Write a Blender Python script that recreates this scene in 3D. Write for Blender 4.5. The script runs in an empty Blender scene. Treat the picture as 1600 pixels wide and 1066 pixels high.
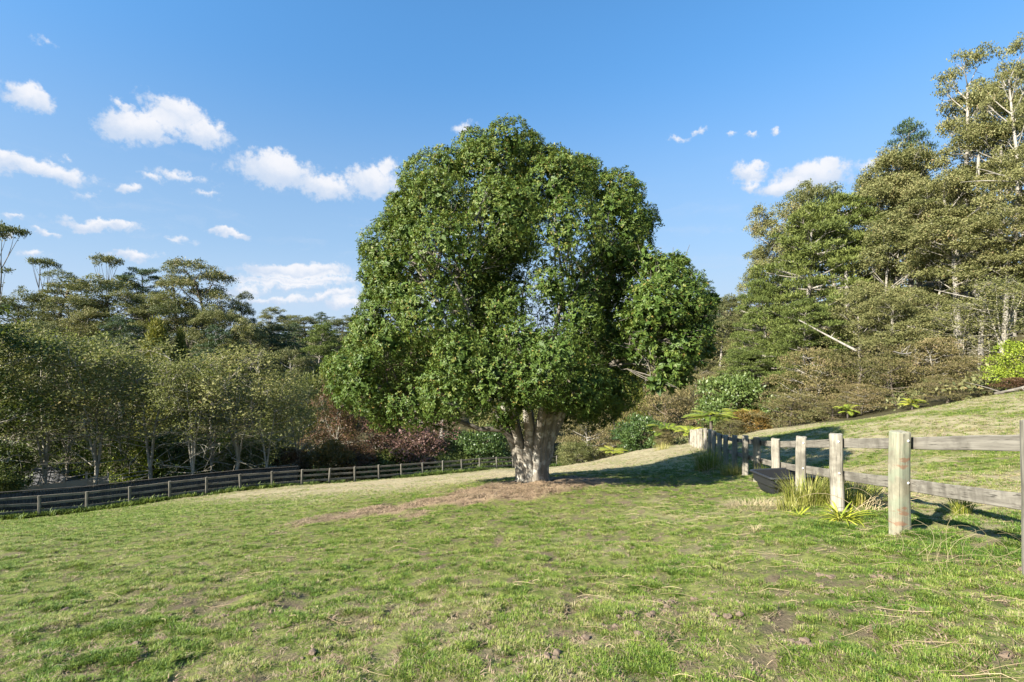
import bpy, math, random, zlib
import numpy as np
from mathutils import Vector, Matrix

scene = bpy.context.scene
C = scene.collection
F = 755.0            # focal length in photo pixels (1600 wide)
CU, CV = 800.0, 533.0
rng = np.random.default_rng(11)
random.seed(11)

# ------------------------------------------------------------------ camera
cam = bpy.data.cameras.new("camera")
cam.sensor_width = 36.0
cam.lens = 36.0 * F / 1600.0
cam.clip_start = 0.05
cam.clip_end = 8000
camo = bpy.data.objects.new("camera", cam)
camo.rotation_euler = (math.radians(90), 0, 0)
C.objects.link(camo)
scene.camera = camo

# ------------------------------------------------------------------ light
SUN_AZ, SUN_EL = math.radians(55), math.radians(32)      # shadows run 55 deg right of straight ahead
sun = bpy.data.lights.new("sun", "SUN")
sun.energy = 5.0
sun.angle = math.radians(0.53)
sun.color = (1.0, 0.94, 0.83)
suno = bpy.data.objects.new("sun", sun)
sdir = Vector((math.sin(SUN_AZ) * math.cos(SUN_EL), math.cos(SUN_AZ) * math.cos(SUN_EL), -math.sin(SUN_EL)))
suno.rotation_euler = sdir.to_track_quat('-Z', 'Y').to_euler()
suno.location = (-30, -30, 40)
C.objects.link(suno)

vs = scene.view_settings
vs.view_transform = 'Standard'
vs.look = 'None'
vs.gamma = 1
vs.use_curve_mapping = False
vs.exposure = 1.7
cy = scene.cycles
cy.max_bounces = 6
cy.diffuse_bounces = 3
cy.glossy_bounces = 2
cy.transmission_bounces = 3
cy.transparent_max_bounces = 4
cy.caustics_reflective = False
cy.caustics_refractive = False
cy.use_denoising = True

# ------------------------------------------------------------------ node helpers
def nn(nt, typ, x=0, y=0, **kw):
    n = nt.nodes.new(typ)
    n.location = (x, y)
    for k, v in kw.items():
        setattr(n, k, v)
    return n

def sock(nt, dst, src):
    if hasattr(src, 'is_output'):
        nt.links.new(src, dst)
    else:
        dst.default_value = src

def math_(nt, op, a, b=None, c=None, clamp=False):
    n = nn(nt, 'ShaderNodeMath', operation=op, use_clamp=clamp)
    sock(nt, n.inputs[0], a)
    if b is not None: sock(nt, n.inputs[1], b)
    if c is not None: sock(nt, n.inputs[2], c)
    return n.outputs[0]

def vmath(nt, op, a, b=None):
    n = nn(nt, 'ShaderNodeVectorMath', operation=op)
    sock(nt, n.inputs[0], a)
    if b is not None: sock(nt, n.inputs[1], b)
    return n.outputs['Value'] if op in ('LENGTH', 'DOT_PRODUCT') else n.outputs['Vector']

def mixc(nt, f, a, b):
    n = nn(nt, 'ShaderNodeMix', data_type='RGBA')
    sock(nt, n.inputs[0], f)
    for i, s in ((6, a), (7, b)):
        if not hasattr(s, 'is_output') and len(s) == 3: s = (*s, 1)
        sock(nt, n.inputs[i], s)
    return n.outputs[2]

def noise(nt, vec, scale, detail=4, rough=0.6, dist=0.0):
    n = nn(nt, 'ShaderNodeTexNoise')
    if vec is not None: nt.links.new(vec, n.inputs['Vector'])
    n.inputs['Scale'].default_value = scale
    n.inputs['Detail'].default_value = detail
    n.inputs['Roughness'].default_value = rough
    n.inputs['Distortion'].default_value = dist
    return n

def maprange(nt, v, a, b, c=0.0, d=1.0, smooth=True):
    n = nn(nt, 'ShaderNodeMapRange')
    n.interpolation_type = 'SMOOTHSTEP' if smooth else 'LINEAR'
    sock(nt, n.inputs[0], v)
    n.inputs[1].default_value = a; n.inputs[2].default_value = b
    n.inputs[3].default_value = c; n.inputs[4].default_value = d
    return n.outputs[0]

# ------------------------------------------------------------------ sky with clouds
world = bpy.data.worlds.new("World")
scene.world = world
world.use_nodes = True
nt = world.node_tree
nt.nodes.clear()
sky = nn(nt, 'ShaderNodeTexSky')
sky.sky_type = 'NISHITA'
sky.sun_disc = False
sky.sun_elevation = SUN_EL
sky.sun_rotation = SUN_AZ + math.pi
sky.altitude = 0
sky.air_density = 1.0
sky.dust_density = 0.6
sky.ozone_density = 2.0
SKY_STRENGTH = 0.050
hsv = nn(nt, 'ShaderNodeHueSaturation')
hsv.inputs['Saturation'].default_value = 1.12
nt.links.new(sky.outputs[0], hsv.inputs['Color'])
tc = nn(nt, 'ShaderNodeTexCoord')
dvec = vmath(nt, 'NORMALIZE', tc.outputs['Generated'])
sep = nn(nt, 'ShaderNodeSeparateXYZ'); nt.links.new(dvec, sep.inputs[0])
az = math_(nt, 'ARCTAN2', sep.outputs[0], sep.outputs[1])
el = math_(nt, 'ARCSINE', sep.outputs[2])
nz = noise(nt, dvec, 9.0, 6, 0.62)
nz2 = noise(nt, dvec, 38.0, 5, 0.6)
comb = nn(nt, 'ShaderNodeCombineXYZ'); nt.links.new(az, comb.inputs[0]); nt.links.new(el, comb.inputs[1])
w1 = vmath(nt, 'MULTIPLY', vmath(nt, 'SUBTRACT', nz.outputs['Color'], (0.5, 0.5, 0.5)), (0.09, 0.04, 0.0))
w2 = vmath(nt, 'MULTIPLY', vmath(nt, 'SUBTRACT', nz2.outputs['Color'], (0.5, 0.5, 0.5)), (0.04, 0.032, 0.0))
pos = vmath(nt, 'ADD', vmath(nt, 'ADD', comb.outputs[0], w1), w2)
def azel(u, v):
    x, z = (u - CU) / F, (CV - v) / F
    a = math.atan(x)
    return a, math.atan2(z, math.hypot(1, x))
#   photo-direction (u, v), half sizes in photo px, thickness
CLOUDS = [(45, 155, 42, 20, .8), (262, 178, 52, 24, 1.), (215, 200, 62, 24, 1.), (310, 208, 50, 18, .9),
          (60, 265, 88, 15, .85), (10, 250, 34, 15, .9), (182, 285, 30, 9, .7), (290, 275, 55, 9, .5), (240, 278, 26, 8, .5),
          (425, 265, 76, 27, 1.), (505, 290, 52, 20, .9), (578, 285, 52, 24, .85),
          (145, 348, 78, 10, .8), (70, 362, 26, 6, .55), (362, 364, 34, 8, .8), (218, 402, 38, 9, .8), (55, 398, 30, 7, .6),
          (465, 424, 95, 14, 1.), (455, 440, 110, 8, .7), (530, 464, 36, 11, .9), (455, 468, 30, 8, .7), (385, 455, 40, 12, .6),
          (1165, 272, 38, 16, .75), (1175, 292, 22, 9, .55), (1265, 276, 66, 22, .95), (1228, 292, 45, 11, .8), (1355, 258, 26, 10, .5),
          (1097, 209, 14, 6, .5), (1142, 210, 10, 5, .45), (1170, 211, 9, 4, .4), (1209, 203, 12, 6, .5), (728, 200, 16, 8, .45), (20, 338, 28, 6, .5),
          (270, 375, 40, 6, .35), (65, 68, 18, 6, .25)]
CLOUDS += [(440, 448, 110, 6, .4), (520, 440, 60, 7, .5), (410, 470, 70, 6, .45), (540, 478, 40, 8, .8), (495, 468, 30, 7, .7), (120, 300, 30, 6, .3), (330, 300, 24, 6, .35),
           (190, 165, 20, 9, .5), (600, 262, 22, 16, .7), (100, 242, 16, 5, .35), (1060, 217, 22, 4, .3), (1180, 258, 26, 8, .55), (1300, 258, 34, 12, .8), (15, 365, 22, 5, .4), (640, 470, 60, 10, .7), (960, 470, 50, 10, .6)]
BEHIND = [(1.75, .30, .10, .045), (2.3, .16, .16, .03), (2.9, .38, .12, .05), (-1.5, .28, .12, .045), (-2.1, .12, .2, .025),
          (-2.7, .33, .11, .045), (1.35, .12, .14, .022), (3.05, .10, .18, .022), (-1.15, .18, .10, .03), (1.2, .33, .08, .03)]
specs = []
for (u, v, ru, rv, st) in CLOUDS:
    a, e = azel(u, v)
    k = math.cos(a)
    specs.append((a, e, ru / F * k * k * 1.12, rv / F * k * 1.2, st))
for (a, e, ra, re) in BEHIND:
    specs.append((a, e, ra, re, .9))
up_f = maprange(nt, el, 0.10, 0.62)
gain = mixc(nt, up_f, (1.0, .97, 1.0), (1.06, 1.58, 1.74))
skyc = vmath(nt, 'MULTIPLY', hsv.outputs[0], gain)
low_f = maprange(nt, el, -0.02, 0.52, .92, 0.0)
skyc = mixc(nt, low_f, skyc, (2.45, 3.85, 5.7))
hor_f = maprange(nt, el, 0.0, 0.20, .9, 0.0)
skyc = mixc(nt, hor_f, skyc, (3.7, 4.6, 5.7))
field = None; upper = None
for (a, e, ra, re, st) in specs:
    q = vmath(nt, 'MULTIPLY', vmath(nt, 'SUBTRACT', pos, (a, e, 0)), (1 / ra, 1 / re, 0))
    l = math_(nt, 'MULTIPLY_ADD', vmath(nt, 'LENGTH', q), -st, st)
    field = l if field is None else math_(nt, 'MAXIMUM', field, l)
    q2 = vmath(nt, 'LENGTH', vmath(nt, 'SUBTRACT', q, (0.15, 0.55, 0)))
    l2 = math_(nt, 'MULTIPLY_ADD', q2, -1.0, 1.1)
    upper = l2 if upper is None else math_(nt, 'MAXIMUM', upper, l2)
nz3 = noise(nt, dvec, 70.0, 5, 0.65)
dens = math_(nt, 'ADD', field, math_(nt, 'MULTIPLY_ADD', nz3.outputs['Fac'], 0.95, -0.475))
dens = maprange(nt, dens, 0.0, 0.46)
lit = maprange(nt, math_(nt, 'ADD', upper, math_(nt, 'MULTIPLY_ADD', nz2.outputs['Fac'], 0.5, -0.25)), -0.05, 1.0)
ccol = mixc(nt, lit, (3.9, 4.55, 5.6), (6.0, 6.0, 6.2))
wv = nn(nt, 'ShaderNodeCombineXYZ'); nt.links.new(math_(nt, 'MULTIPLY', az, 5.0), wv.inputs[0]); nt.links.new(math_(nt, 'MULTIPLY', el, 26.0), wv.inputs[1])
nw = noise(nt, vmath(nt, 'ADD', wv.outputs[0], vmath(nt, 'MULTIPLY', nz.outputs['Color'], (1.5, 1.5, 0))), 1.0, 5, .6)
wisp = math_(nt, 'MULTIPLY', maprange(nt, nw.outputs['Fac'], .50, .78), maprange(nt, el, .05, .38, .55, 0.0))
thin = math_(nt, 'MAXIMUM', math_(nt, 'MULTIPLY', dens, 0.93), wisp)
nt_col = mixc(nt, thin, skyc, ccol)
bg = nn(nt, 'ShaderNodeBackground')
nt.links.new(nt_col, bg.inputs[0])
bg.inputs[1].default_value = SKY_STRENGTH
wo = nn(nt, 'ShaderNodeOutputWorld')
nt.links.new(bg.outputs[0], wo.inputs[0])

# ------------------------------------------------------------------ numeric noise
_perm = np.random.default_rng(5).permutation(4096)
def _h(ix, iy):
    return _perm[(_perm[ix & 4095] + iy) & 4095] / 4095.0
def vnoise(x, y, s, seed=0):
    x = np.asarray(x, float) / s + 37.3 * seed + 1000; y = np.asarray(y, float) / s - 11.7 * seed + 1000
    ix = np.floor(x).astype(int); iy = np.floor(y).astype(int)
    fx = x - ix; fy = y - iy
    fx = fx * fx * (3 - 2 * fx); fy = fy * fy * (3 - 2 * fy)
    a = _h(ix, iy) * (1 - fx) + _h(ix + 1, iy) * fx
    b = _h(ix, iy + 1) * (1 - fx) + _h(ix + 1, iy + 1) * fx
    return a * (1 - fy) + b * fy
def fbm(x, y, s, octv=4, seed=0):
    t = 0; amp = 1; n = 0
    for i in range(octv):
        t = t + amp * vnoise(x, y, s / 2 ** i, seed + i); n += amp; amp *= .55
    return t / n
def sstep(a, b, x):
    t = np.clip((np.asarray(x, float) - a) / (b - a), 0, 1)
    return t * t * (3 - 2 * t)

# ------------------------------------------------------------------ terrain
plane = lambda x, y: -1.29 + .07 * x - .245 * y
CP = [(0, 0), (-4, 3), (4, 3), (0, 6), (-6, 6), (-3, -5), (5, -5), (-10, 2), (-9, 9), (1.5, 9.5), (-12, -6), (10, -8), (-25, -8)]
CP = [(x, y, plane(x, y)) for x, y in CP]
for i, zb in enumerate((-2.05, -2.47, -2.92, -3.38, -3.83, -4.24, -4.62, -5.0)):
    y = 2.083 * (i + 2); CP.append((3.2 + .29 * y, y, zb))
CP += [(3.2 + .29 * 23, 23, -5.72), (3.2 + .29 * 29.2, 29.2, -6.6), (3.2 + .29 * 38, 38, -8.3)]
CP += [(.68, 16, -4.64), (3.5, 19, -5.25), (-3, 19, -5.75)]
for y, zb in ((24, -9.4), (28.6, -10.42), (32.5, -10.7), (35.9, -11.0), (43.4, -12.25), (49.5, -13.1)):
    CP.append((1.27 * y - 64.3, y, zb))
CP += [(12, 45, -10.2), (4, 45, -12.0), (6, 32, -8.2), (-12, 24, -7.9), (-22, 22, -8.4)]
CP += [(27.5, 26, -2.7), (27.8, 30, -3.9), (27.8, 35, -5.4), (26.5, 40, -6.7), (23.3, 44, -8.1), (19.5, 46, -9.5)]
CP += [(12, 10, -2.55), (20, 18, -2.75), (15, 24, -4.6)]
CP += [(-40, 42, -14), (-60, 60, -17), (-30, 65, -18), (0, 80, -20), (-30, 100, -14), (-80, 100, -6), (-60, 125, -4), (-110, 110, -2),
       (10, 65, -17), (25, 75, -15), (20, 110, -12), (40, 50, -6), (42, 40, -2), (60, 45, 6), (45, 70, -5), (70, 60, 8), (45, 25, 1), (60, 25, 6), (80, 80, 12), (50, 110, 2),
       (0, 180, -4), (-70, 200, 0), (70, 180, 10), (-160, 60, -4), (150, 60, 18), (120, -60, 4), (-120, -60, -10), (0, -120, 4),
       (-220, 220, 2), (0, 290, 2), (220, 220, 12), (290, 0, 12), (-290, 0, 0), (0, -290, 0), (200, -200, 0), (-200, -200, 0), (35, -5, .6)]
CPa = np.array(CP, float)
def _u(r2):
    return -np.sqrt(r2 + 9.0)
_n = len(CPa)
_K = _u(((CPa[:, None, :2] - CPa[None, :, :2]) ** 2).sum(-1)) + np.eye(_n) * 0.002
_P = np.c_[np.ones(_n), CPa[:, :2]]
_A = np.block([[_K, _P], [_P.T, np.zeros((3, 3))]])
_W = np.linalg.solve(_A, np.r_[CPa[:, 2], 0, 0, 0])
def ground_base(x, y):
    x = np.atleast_1d(np.asarray(x, float)); y = np.atleast_1d(np.asarray(y, float))
    r = np.hypot(x, y); s = np.minimum(1, 285 / np.maximum(r, 1e-6)); xx = x * s; yy = y * s
    out = np.empty(len(xx))
    for i in range(0, len(xx), 40000):
        a, b = xx[i:i + 40000], yy[i:i + 40000]
        r2 = (a[:, None] - CPa[None, :, 0]) ** 2 + (b[:, None] - CPa[None, :, 1]) ** 2
        out[i:i + 40000] = _u(r2) @ _W[:_n] + _W[_n] + _W[_n + 1] * a + _W[_n + 2] * b
    return out
def dirt_mask(x, y):
    """bare scuffed earth in front of the big tree"""
    n = fbm(x, y, 1.1, 5, 3) - .5
    a = 1 - np.hypot((x + 1.2) / 3.7 + n * .9, ((y - 13.3) - .42 * (x + 1.2)) / 1.75 + n * 1.7)
    b = 1 - np.hypot((x - 1.2) / 2.3 + n * .5, (y - 15.6) / 1.3 + n * .8)
    return np.clip(sstep(-.12, .25, np.maximum(a, b)), 0, 1)
def left_s(x, y):
    return (x - 1.27 * y + 64.3) / 1.616
def right_s(x, y):
    return (x - 3.2 - .29 * y) / 1.041
def straw_mask(x, y):
    s = left_s(x, y); n = fbm(x, y, 2.2, 5, 9)
    wb = np.clip(5 + 1.25 * (x + 19), 3.5, 27)
    band = sstep(1.6, 3.2, s + (n - .5) * 3) * (1 - sstep(.7, 1.25, (s + (n - .5) * 9) / wb)) * sstep(-26, -18, x) * sstep(14, 19, y) * (.62 + .38 * sstep(.38, .55, n)) * sstep(1.5, 3.2, np.hypot((x - .68) * .8, y - 17))
    far = sstep(27, 34, y + (n - .5) * 8) * sstep(-4, 3, s) * (1 - sstep(-1, 3, right_s(x, y)))
    pat = sstep(.57, .74, fbm(x, y, 1.1, 5, 21)) * .38 * (.35 + .65 * sstep(-2, 3, x)) 
    rt = sstep(.38, .60, fbm(x, y, 2.0, 5, 33)) * sstep(0, 2, right_s(x, y)) * .85
    sp = np.exp(-((x - 3.4) ** 2 / 2.2 + (y - 9.3) ** 2 / .9)) * .4 + np.exp(-((x - 5.6) ** 2 / .35 + (y - 9.9) ** 2 / .5)) * .9
    return np.clip(np.maximum.reduce([band, far * .7, pat, rt, sp]), 0, 1)
def mud_mask(x, y):
    m = sstep(.585, .65, fbm(x, y, .18, 4, 41) * .66 + fbm(x, y, 2.6, 3, 47) * .34)
    return m * (1 - sstep(14, 26, np.hypot(x, y)))
def relief(x, y):
    r = np.hypot(x, y)
    near = 1 - sstep(18, 45, r)
    d = (fbm(x, y, 1.6, 4, 60) - .5) * .10 + (fbm(x, y, .40, 3, 70) - .5) * .16 * near
    d = d - mud_mask(x, y) * .03 + dirt_mask(x, y) * ((fbm(x, y, .7, 4, 80) - .45) * .22)
    d = d + straw_mask(x, y) * (fbm(x, y, .9, 3, 85) - .4) * .16 * sstep(12, 20, r)
    return d
def ground(x, y):
    return ground_base(x, y) + relief(np.atleast_1d(x), np.atleast_1d(y))
def gz(x, y):
    return float(ground_base([x], [y])[0])

# ------------------------------------------------------------------ mesh helpers
def build_mesh(name, V, Q, mat=None, tint=None, smooth=False, pattr=None):
    """quads only; V (n,3), Q (m,4); tint is a value per face"""
    me = bpy.data.meshes.new(name)
    V = np.ascontiguousarray(V, np.float32); Q = np.ascontiguousarray(Q, np.int32)
    me.vertices.add(len(V)); me.vertices.foreach_set("co", V.ravel())
    me.loops.add(Q.size); me.loops.foreach_set("vertex_index", Q.ravel())
    me.polygons.add(len(Q)); me.polygons.foreach_set("loop_start", np.arange(len(Q), dtype=np.int32) * 4)
    if smooth: me.polygons.foreach_set("use_smooth", np.ones(len(Q), bool))
    if tint is not None:
        at = me.attributes.new("tint", 'FLOAT', 'FACE'); at.data.foreach_set("value", np.ascontiguousarray(tint, np.float32))
    for k, a in (pattr or {}).items():
        at = me.attributes.new(k, 'FLOAT', 'POINT'); at.data.foreach_set("value", np.ascontiguousarray(a, np.float32))
    me.update(calc_edges=True)
    if mat: me.materials.append(mat)
    return me

class Buf:
    def __init__(s): s.V = []; s.Q = []; s.T = []; s.n = 0
    def add(s, V, Q, T=None):
        s.V.append(np.asarray(V, float)); s.Q.append(np.asarray(Q, int) + s.n); s.n += len(V)
        s.T.append(np.zeros(len(Q)) if T is None else np.broadcast_to(np.asarray(T, float), (len(Q),)))
    def tube(s, pts, rads, n=6, tint=0.0, flute=None):
        pts = np.asarray(pts, float); m = len(pts)
        rads = np.broadcast_to(np.asarray(rads, float), (m,))
        T = np.gradient(pts, axis=0); T /= np.linalg.norm(T, axis=1)[:, None] + 1e-9
        ref = np.array([0.31, 0.95, 0.07]) if abs(T[0][1]) < .8 else np.array([1., .1, .05])
        a = np.cross(T, ref); a /= np.linalg.norm(a, axis=1)[:, None] + 1e-9
        b = np.cross(T, a)
        ang = np.arange(n) / n * 2 * np.pi
        ca, sa = np.cos(ang), np.sin(ang)
        R = rads[:, None] * np.ones(n)[None]
        if flute is not None: R = R * flute
        V = pts[:, None, :] + R[:, :, None] * (ca[None, :, None] * a[:, None, :] + sa[None, :, None] * b[:, None, :])
        i = np.arange(m - 1)[:, None] * n; j = np.arange(n)[None]; j2 = (j + 1) % n
        Q = np.stack([i + j, i + j2, i + n + j2, i + n + j], -1).reshape(-1, 4)
        s.add(V.reshape(-1, 3), Q, tint)
        cap0 = len(pts) and s.n - m * n
        if n == 4:
            s.Q.append(np.array([[cap0, cap0 + 1, cap0 + 2, cap0 + 3]])); s.T.append(np.array([tint]))
    def mesh(s, name, mat, smooth=False, tint=True):
        return build_mesh(name, np.concatenate(s.V), np.concatenate(s.Q), mat, np.concatenate(s.T) if tint else None, smooth)

def unit(v):
    return v / (np.linalg.norm(v, axis=-1, keepdims=True) + 1e-9)
def add_leaves(buf, P, D, N, L, W, tint, fold=0.25, wide=.45):
    """one folded diamond (two triangles) per leaf"""
    D = unit(D); S = unit(np.cross(D, N)); N = np.cross(S, D)
    L = np.broadcast_to(L, (len(P),))[:, None]; W = np.broadcast_to(W, (len(P),))[:, None]
    m = P + D * L * wide + N * W * fold
    V = np.stack([P, m + S * W * .5, P + D * L, m - S * W * .5], 1).reshape(-1, 3)
    buf.add(V, np.arange(len(V)).reshape(-1, 4), np.broadcast_to(tint, (len(P),)))
def bez(a, b, n=6, sag=0.0, side=None):
    a = np.asarray(a, float); b = np.asarray(b, float)
    t = np.linspace(0, 1, n)[:, None]
    m = (a + b) / 2 + np.array([0, 0, sag]) + (np.zeros(3) if side is None else np.asarray(side))
    return (1 - t) ** 2 * a + 2 * t * (1 - t) * m + t ** 2 * b

def link(o, parent=None):
    C.objects.link(o)
    if parent is not None: o.parent = parent
    return o
def obj(name, me, parent=None, loc=None):
    o = bpy.data.objects.new(name, me)
    if loc is not None: o.location = loc
    return link(o, parent)
def tag(o, label=None, cat=None, group=None, kind=None):
    if label: o["label"] = label
    if cat: o["category"] = cat
    if group: o["group"] = group
    if kind: o["kind"] = kind
    return o
def thing(name, label, cat, loc=(0, 0, 0), rotz=0, group=None):
    o = bpy.data.objects.new(name, None); o.location = loc; o.rotation_euler = (0, 0, rotz)
    o.empty_display_size = .3
    C.objects.link(o)
    return tag(o, label, cat, group)

# ------------------------------------------------------------------ materials
def leaf_mat(name, cols, rough=.5, spec=.4, transl=.28, vary=.22):
    m = bpy.data.materials.new(name); m.use_nodes = True
    t = m.node_tree; t.nodes.clear()
    at = nn(t, 'ShaderNodeAttribute', attribute_name='tint')
    r = nn(t, 'ShaderNodeValToRGB')
    el_ = r.color_ramp.elements
    while len(el_) < len(cols): el_.new(.5)
    for i, c in enumerate(cols):
        el_[i].position = i / (len(cols) - 1); el_[i].color = (*c, 1)
    t.links.new(at.outputs['Fac'], r.inputs[0])
    oi = nn(t, 'ShaderNodeObjectInfo')
    h = nn(t, 'ShaderNodeHueSaturation')
    t.links.new(r.outputs[0], h.inputs['Color'])
    t.links.new(math_(t, 'MULTIPLY_ADD', oi.outputs['Random'], vary * 2, 1 - vary), h.inputs['Value'])
    t.links.new(math_(t, 'MULTIPLY_ADD', oi.outputs['Random'], -.03, .515), h.inputs['Hue'])
    p = nn(t, 'ShaderNodeBsdfPrincipled')
    t.links.new(h.outputs[0], p.inputs['Base Color'])
    p.inputs['Roughness'].default_value = rough
    p.inputs['Specular IOR Level'].default_value = spec
    tr = nn(t, 'ShaderNodeBsdfTranslucent')
    tcx = mixc(t, .5, h.outputs[0], (.16, .2, .02))
    t.links.new(tcx, tr.inputs[0])
    mx = nn(t, 'ShaderNodeMixShader'); mx.inputs[0].default_value = transl
    t.links.new(p.outputs[0], mx.inputs[1]); t.links.new(tr.outputs[0], mx.inputs[2])
    o = nn(t, 'ShaderNodeOutputMaterial'); t.links.new(mx.outputs[0], o.inputs[0])
    return m

def bark_mat(name, a, b, scale=6, pale=None):
    m = bpy.data.materials.new(name); m.use_nodes = True
    t = m.node_tree; p = t.nodes['Principled BSDF']
    g = nn(t, 'ShaderNodeTexCoord')
    mp = nn(t, 'ShaderNodeMapping'); mp.inputs['Scale'].default_value = (1, 1, .35)
    t.links.new(g.outputs['Object'], mp.inputs[0])
    n1 = noise(t, mp.outputs[0], scale, 6, .65)
    c = mixc(t, maprange(t, n1.outputs['Fac'], .35, .68), a, b)
    if pale:
        n2 = noise(t, g.outputs['Object'], scale * .6, 5, .6)
        c = mixc(t, maprange(t, n2.outputs['Fac'], .52, .62), c, pale)
    t.links.new(c, p.inputs['Base Color'])
    p.inputs['Roughness'].default_value = .9
    bp = nn(t, 'ShaderNodeBump'); bp.inputs['Strength'].default_value = .6; bp.inputs['Distance'].default_value = .03
    t.links.new(n1.outputs['Fac'], bp.inputs['Height']); t.links.new(bp.outputs[0], p.inputs['Normal'])
    return m

def wood_mat(name, a, b, dark, axis='X', green=None, rust=False):
    m = bpy.data.materials.new(name); m.use_nodes = True
    t = m.node_tree; p = t.nodes['Principled BSDF']
    g = nn(t, 'ShaderNodeTexCoord'); oi = nn(t, 'ShaderNodeObjectInfo')
    off = vmath(t, 'ADD', g.outputs['Object'], vmath(t, 'MULTIPLY', oi.outputs['Location'], (3.1, 2.3, 1.7)))
    sc = (1.2, 26, 26) if axis == 'X' else (26, 26, 1.2)
    v = vmath(t, 'MULTIPLY', off, sc)
    n1 = noise(t, v, 1.0, 6, .6, .6)
    n2 = noise(t, off, 2.2, 4, .6)
    n3 = noise(t, vmath(t, 'MULTIPLY', off, tuple(x * 2.5 for x in sc)), 1.0, 3, .6)
    c = mixc(t, maprange(t, n1.outputs['Fac'], .3, .7), a, b)
    c = mixc(t, math_(t, 'MULTIPLY', maprange(t, n2.outputs['Fac'], .46, .66), .7), c, dark)
    c = mixc(t, math_(t, 'MULTIPLY', maprange(t, n3.outputs['Fac'], .56, .70), .8), c, tuple(x * .35 for x in dark))
    if green:
        n4 = noise(t, off, 5, 5, .65)
        c = mixc(t, math_(t, 'MULTIPLY', maprange(t, n4.outputs['Fac'], .45, .65), .6), c, green)
    if rust:
        sp = nn(t, 'ShaderNodeSeparateXYZ'); t.links.new(g.outputs['Object'], sp.inputs[0])
        n5 = noise(t, vmath(t, 'MULTIPLY', g.outputs['Object'], (9, 9, 26)), 1.0, 5, .7)
        msk = None
        for z0, x0 in ((.96, -.02), (.87, -.03), (.33, -.02), (.28, -.02), (.14, -.05)):
            q = vmath(t, 'LENGTH', vmath(t, 'MULTIPLY', vmath(t, 'SUBTRACT', g.outputs['Object'], (x0, -.09, z0)), (10, 0, 22)))
            f = math_(t, 'SUBTRACT', 1.0, q)
            msk = f if msk is None else math_(t, 'MAXIMUM', msk, f)
        k = maprange(t, math_(t, 'ADD', msk, math_(t, 'MULTIPLY_ADD', n5.outputs['Fac'], 2.6, -1.3)), .25, .6)
        k = math_(t, 'MULTIPLY', k, maprange(t, msk, -.9, -.2))
        c = mixc(t, math_(t, 'MULTIPLY', k, .7), c, (.185, .09, .05))
    t.links.new(c, p.inputs['Base Color'])
    p.inputs['Roughness'].default_value = .85
    p.inputs['Specular IOR Level'].default_value = .25
    bp = nn(t, 'ShaderNodeBump'); bp.inputs['Strength'].default_value = .5; bp.inputs['Distance'].default_value = .006
    t.links.new(n1.outputs['Fac'], bp.inputs['Height']); t.links.new(bp.outputs[0], p.inputs['Normal'])
    return m

def plain_mat(name, col, rough=.6, spec=.4, var=.15, scale=4):
    m = bpy.data.materials.new(name); m.use_nodes = True
    t = m.node_tree; p = t.nodes['Principled BSDF']
    g = nn(t, 'ShaderNodeTexCoord')
    n1 = noise(t, g.outputs['Object'], scale, 6, .65)
    c = mixc(t, n1.outputs['Fac'], tuple(x * (1 - var * 2) for x in col), tuple(min(1, x * (1 + var * 2)) for x in col))
    t.links.new(c, p.inputs['Base Color'])
    p.inputs['Roughness'].default_value = rough
    p.inputs['Specular IOR Level'].default_value = spec
    return m

def blade_mat(name, cols, transl=.3, typ='INSTANCER'):
    m = leaf_mat(name, cols, rough=.55, spec=.25, transl=transl, vary=.2)
    for n in m.node_tree.nodes:
        if n.type == 'ATTRIBUTE': n.attribute_type = typ
    return m

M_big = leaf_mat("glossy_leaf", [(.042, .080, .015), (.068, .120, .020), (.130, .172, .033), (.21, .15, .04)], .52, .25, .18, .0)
M_gum = leaf_mat("gum_leaf", [(.090, .098, .032), (.145, .150, .054), (.225, .220, .088), (.23, .16, .078)], .55, .2, .25)
M_gumdark = leaf_mat("dark_gum_leaf", [(.055, .070, .026), (.115, .126, .048), (.180, .175, .070), (.20, .145, .06)], .55, .2, .22)
M_pine = leaf_mat("pine_needle", [(.055, .078, .022), (.115, .145, .036), (.190, .215, .058)], .6, .15, .25, .1)
M_pinedark = leaf_mat("dark_pine_needle", [(.024, .048, .022), (.05, .082, .034), (.075, .105, .04)], .55, .3, .18)
M_alder = leaf_mat("grey_green_leaf", [(.075, .082, .024), (.180, .185, .065), (.27, .27, .11), (.24, .18, .07)], .55, .15, .42)
M_alderdark = leaf_mat("dark_green_leaf", [(.045, .062, .016), (.088, .112, .028), (.140, .16, .045)], .5, .2, .3)
M_manuka = leaf_mat("brown_olive_leaf", [(.072, .072, .028), (.165, .148, .055), (.215, .172, .080), (.23, .165, .11)], .6, .15, .25)
M_bush = leaf_mat("mid_green_leaf", [(.040, .07, .018), (.082, .130, .030), (.14, .18, .05)], .45, .4, .25)
M_lime = leaf_mat("lime_leaf", [(.12, .17, .018), (.20, .27, .028), (.30, .34, .04)], .5, .3, .3)
M_gold = leaf_mat("golden_green_needle", [(.075, .085, .014), (.150, .150, .022), (.22, .20, .03)], .6, .2, .2)
M_russet = leaf_mat("russet_leaf", [(.070, .040, .024), (.130, .062, .036), (.165, .085, .05), (.15, .12, .04)], .5, .3, .3)
M_pink = leaf_mat("dusky_pink_leaf", [(.095, .055, .042), (.17, .095, .075), (.22, .15, .12)], .5, .3, .3)
M_orange = leaf_mat("amber_leaf", [(.07, .06, .02), (.16, .115, .028), (.24, .135, .03)], .5, .3, .3)
M_fern = leaf_mat("fern_frond", [(.13, .18, .022), (.26, .31, .035), (.40, .38, .06)], .5, .3, .35)
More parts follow.
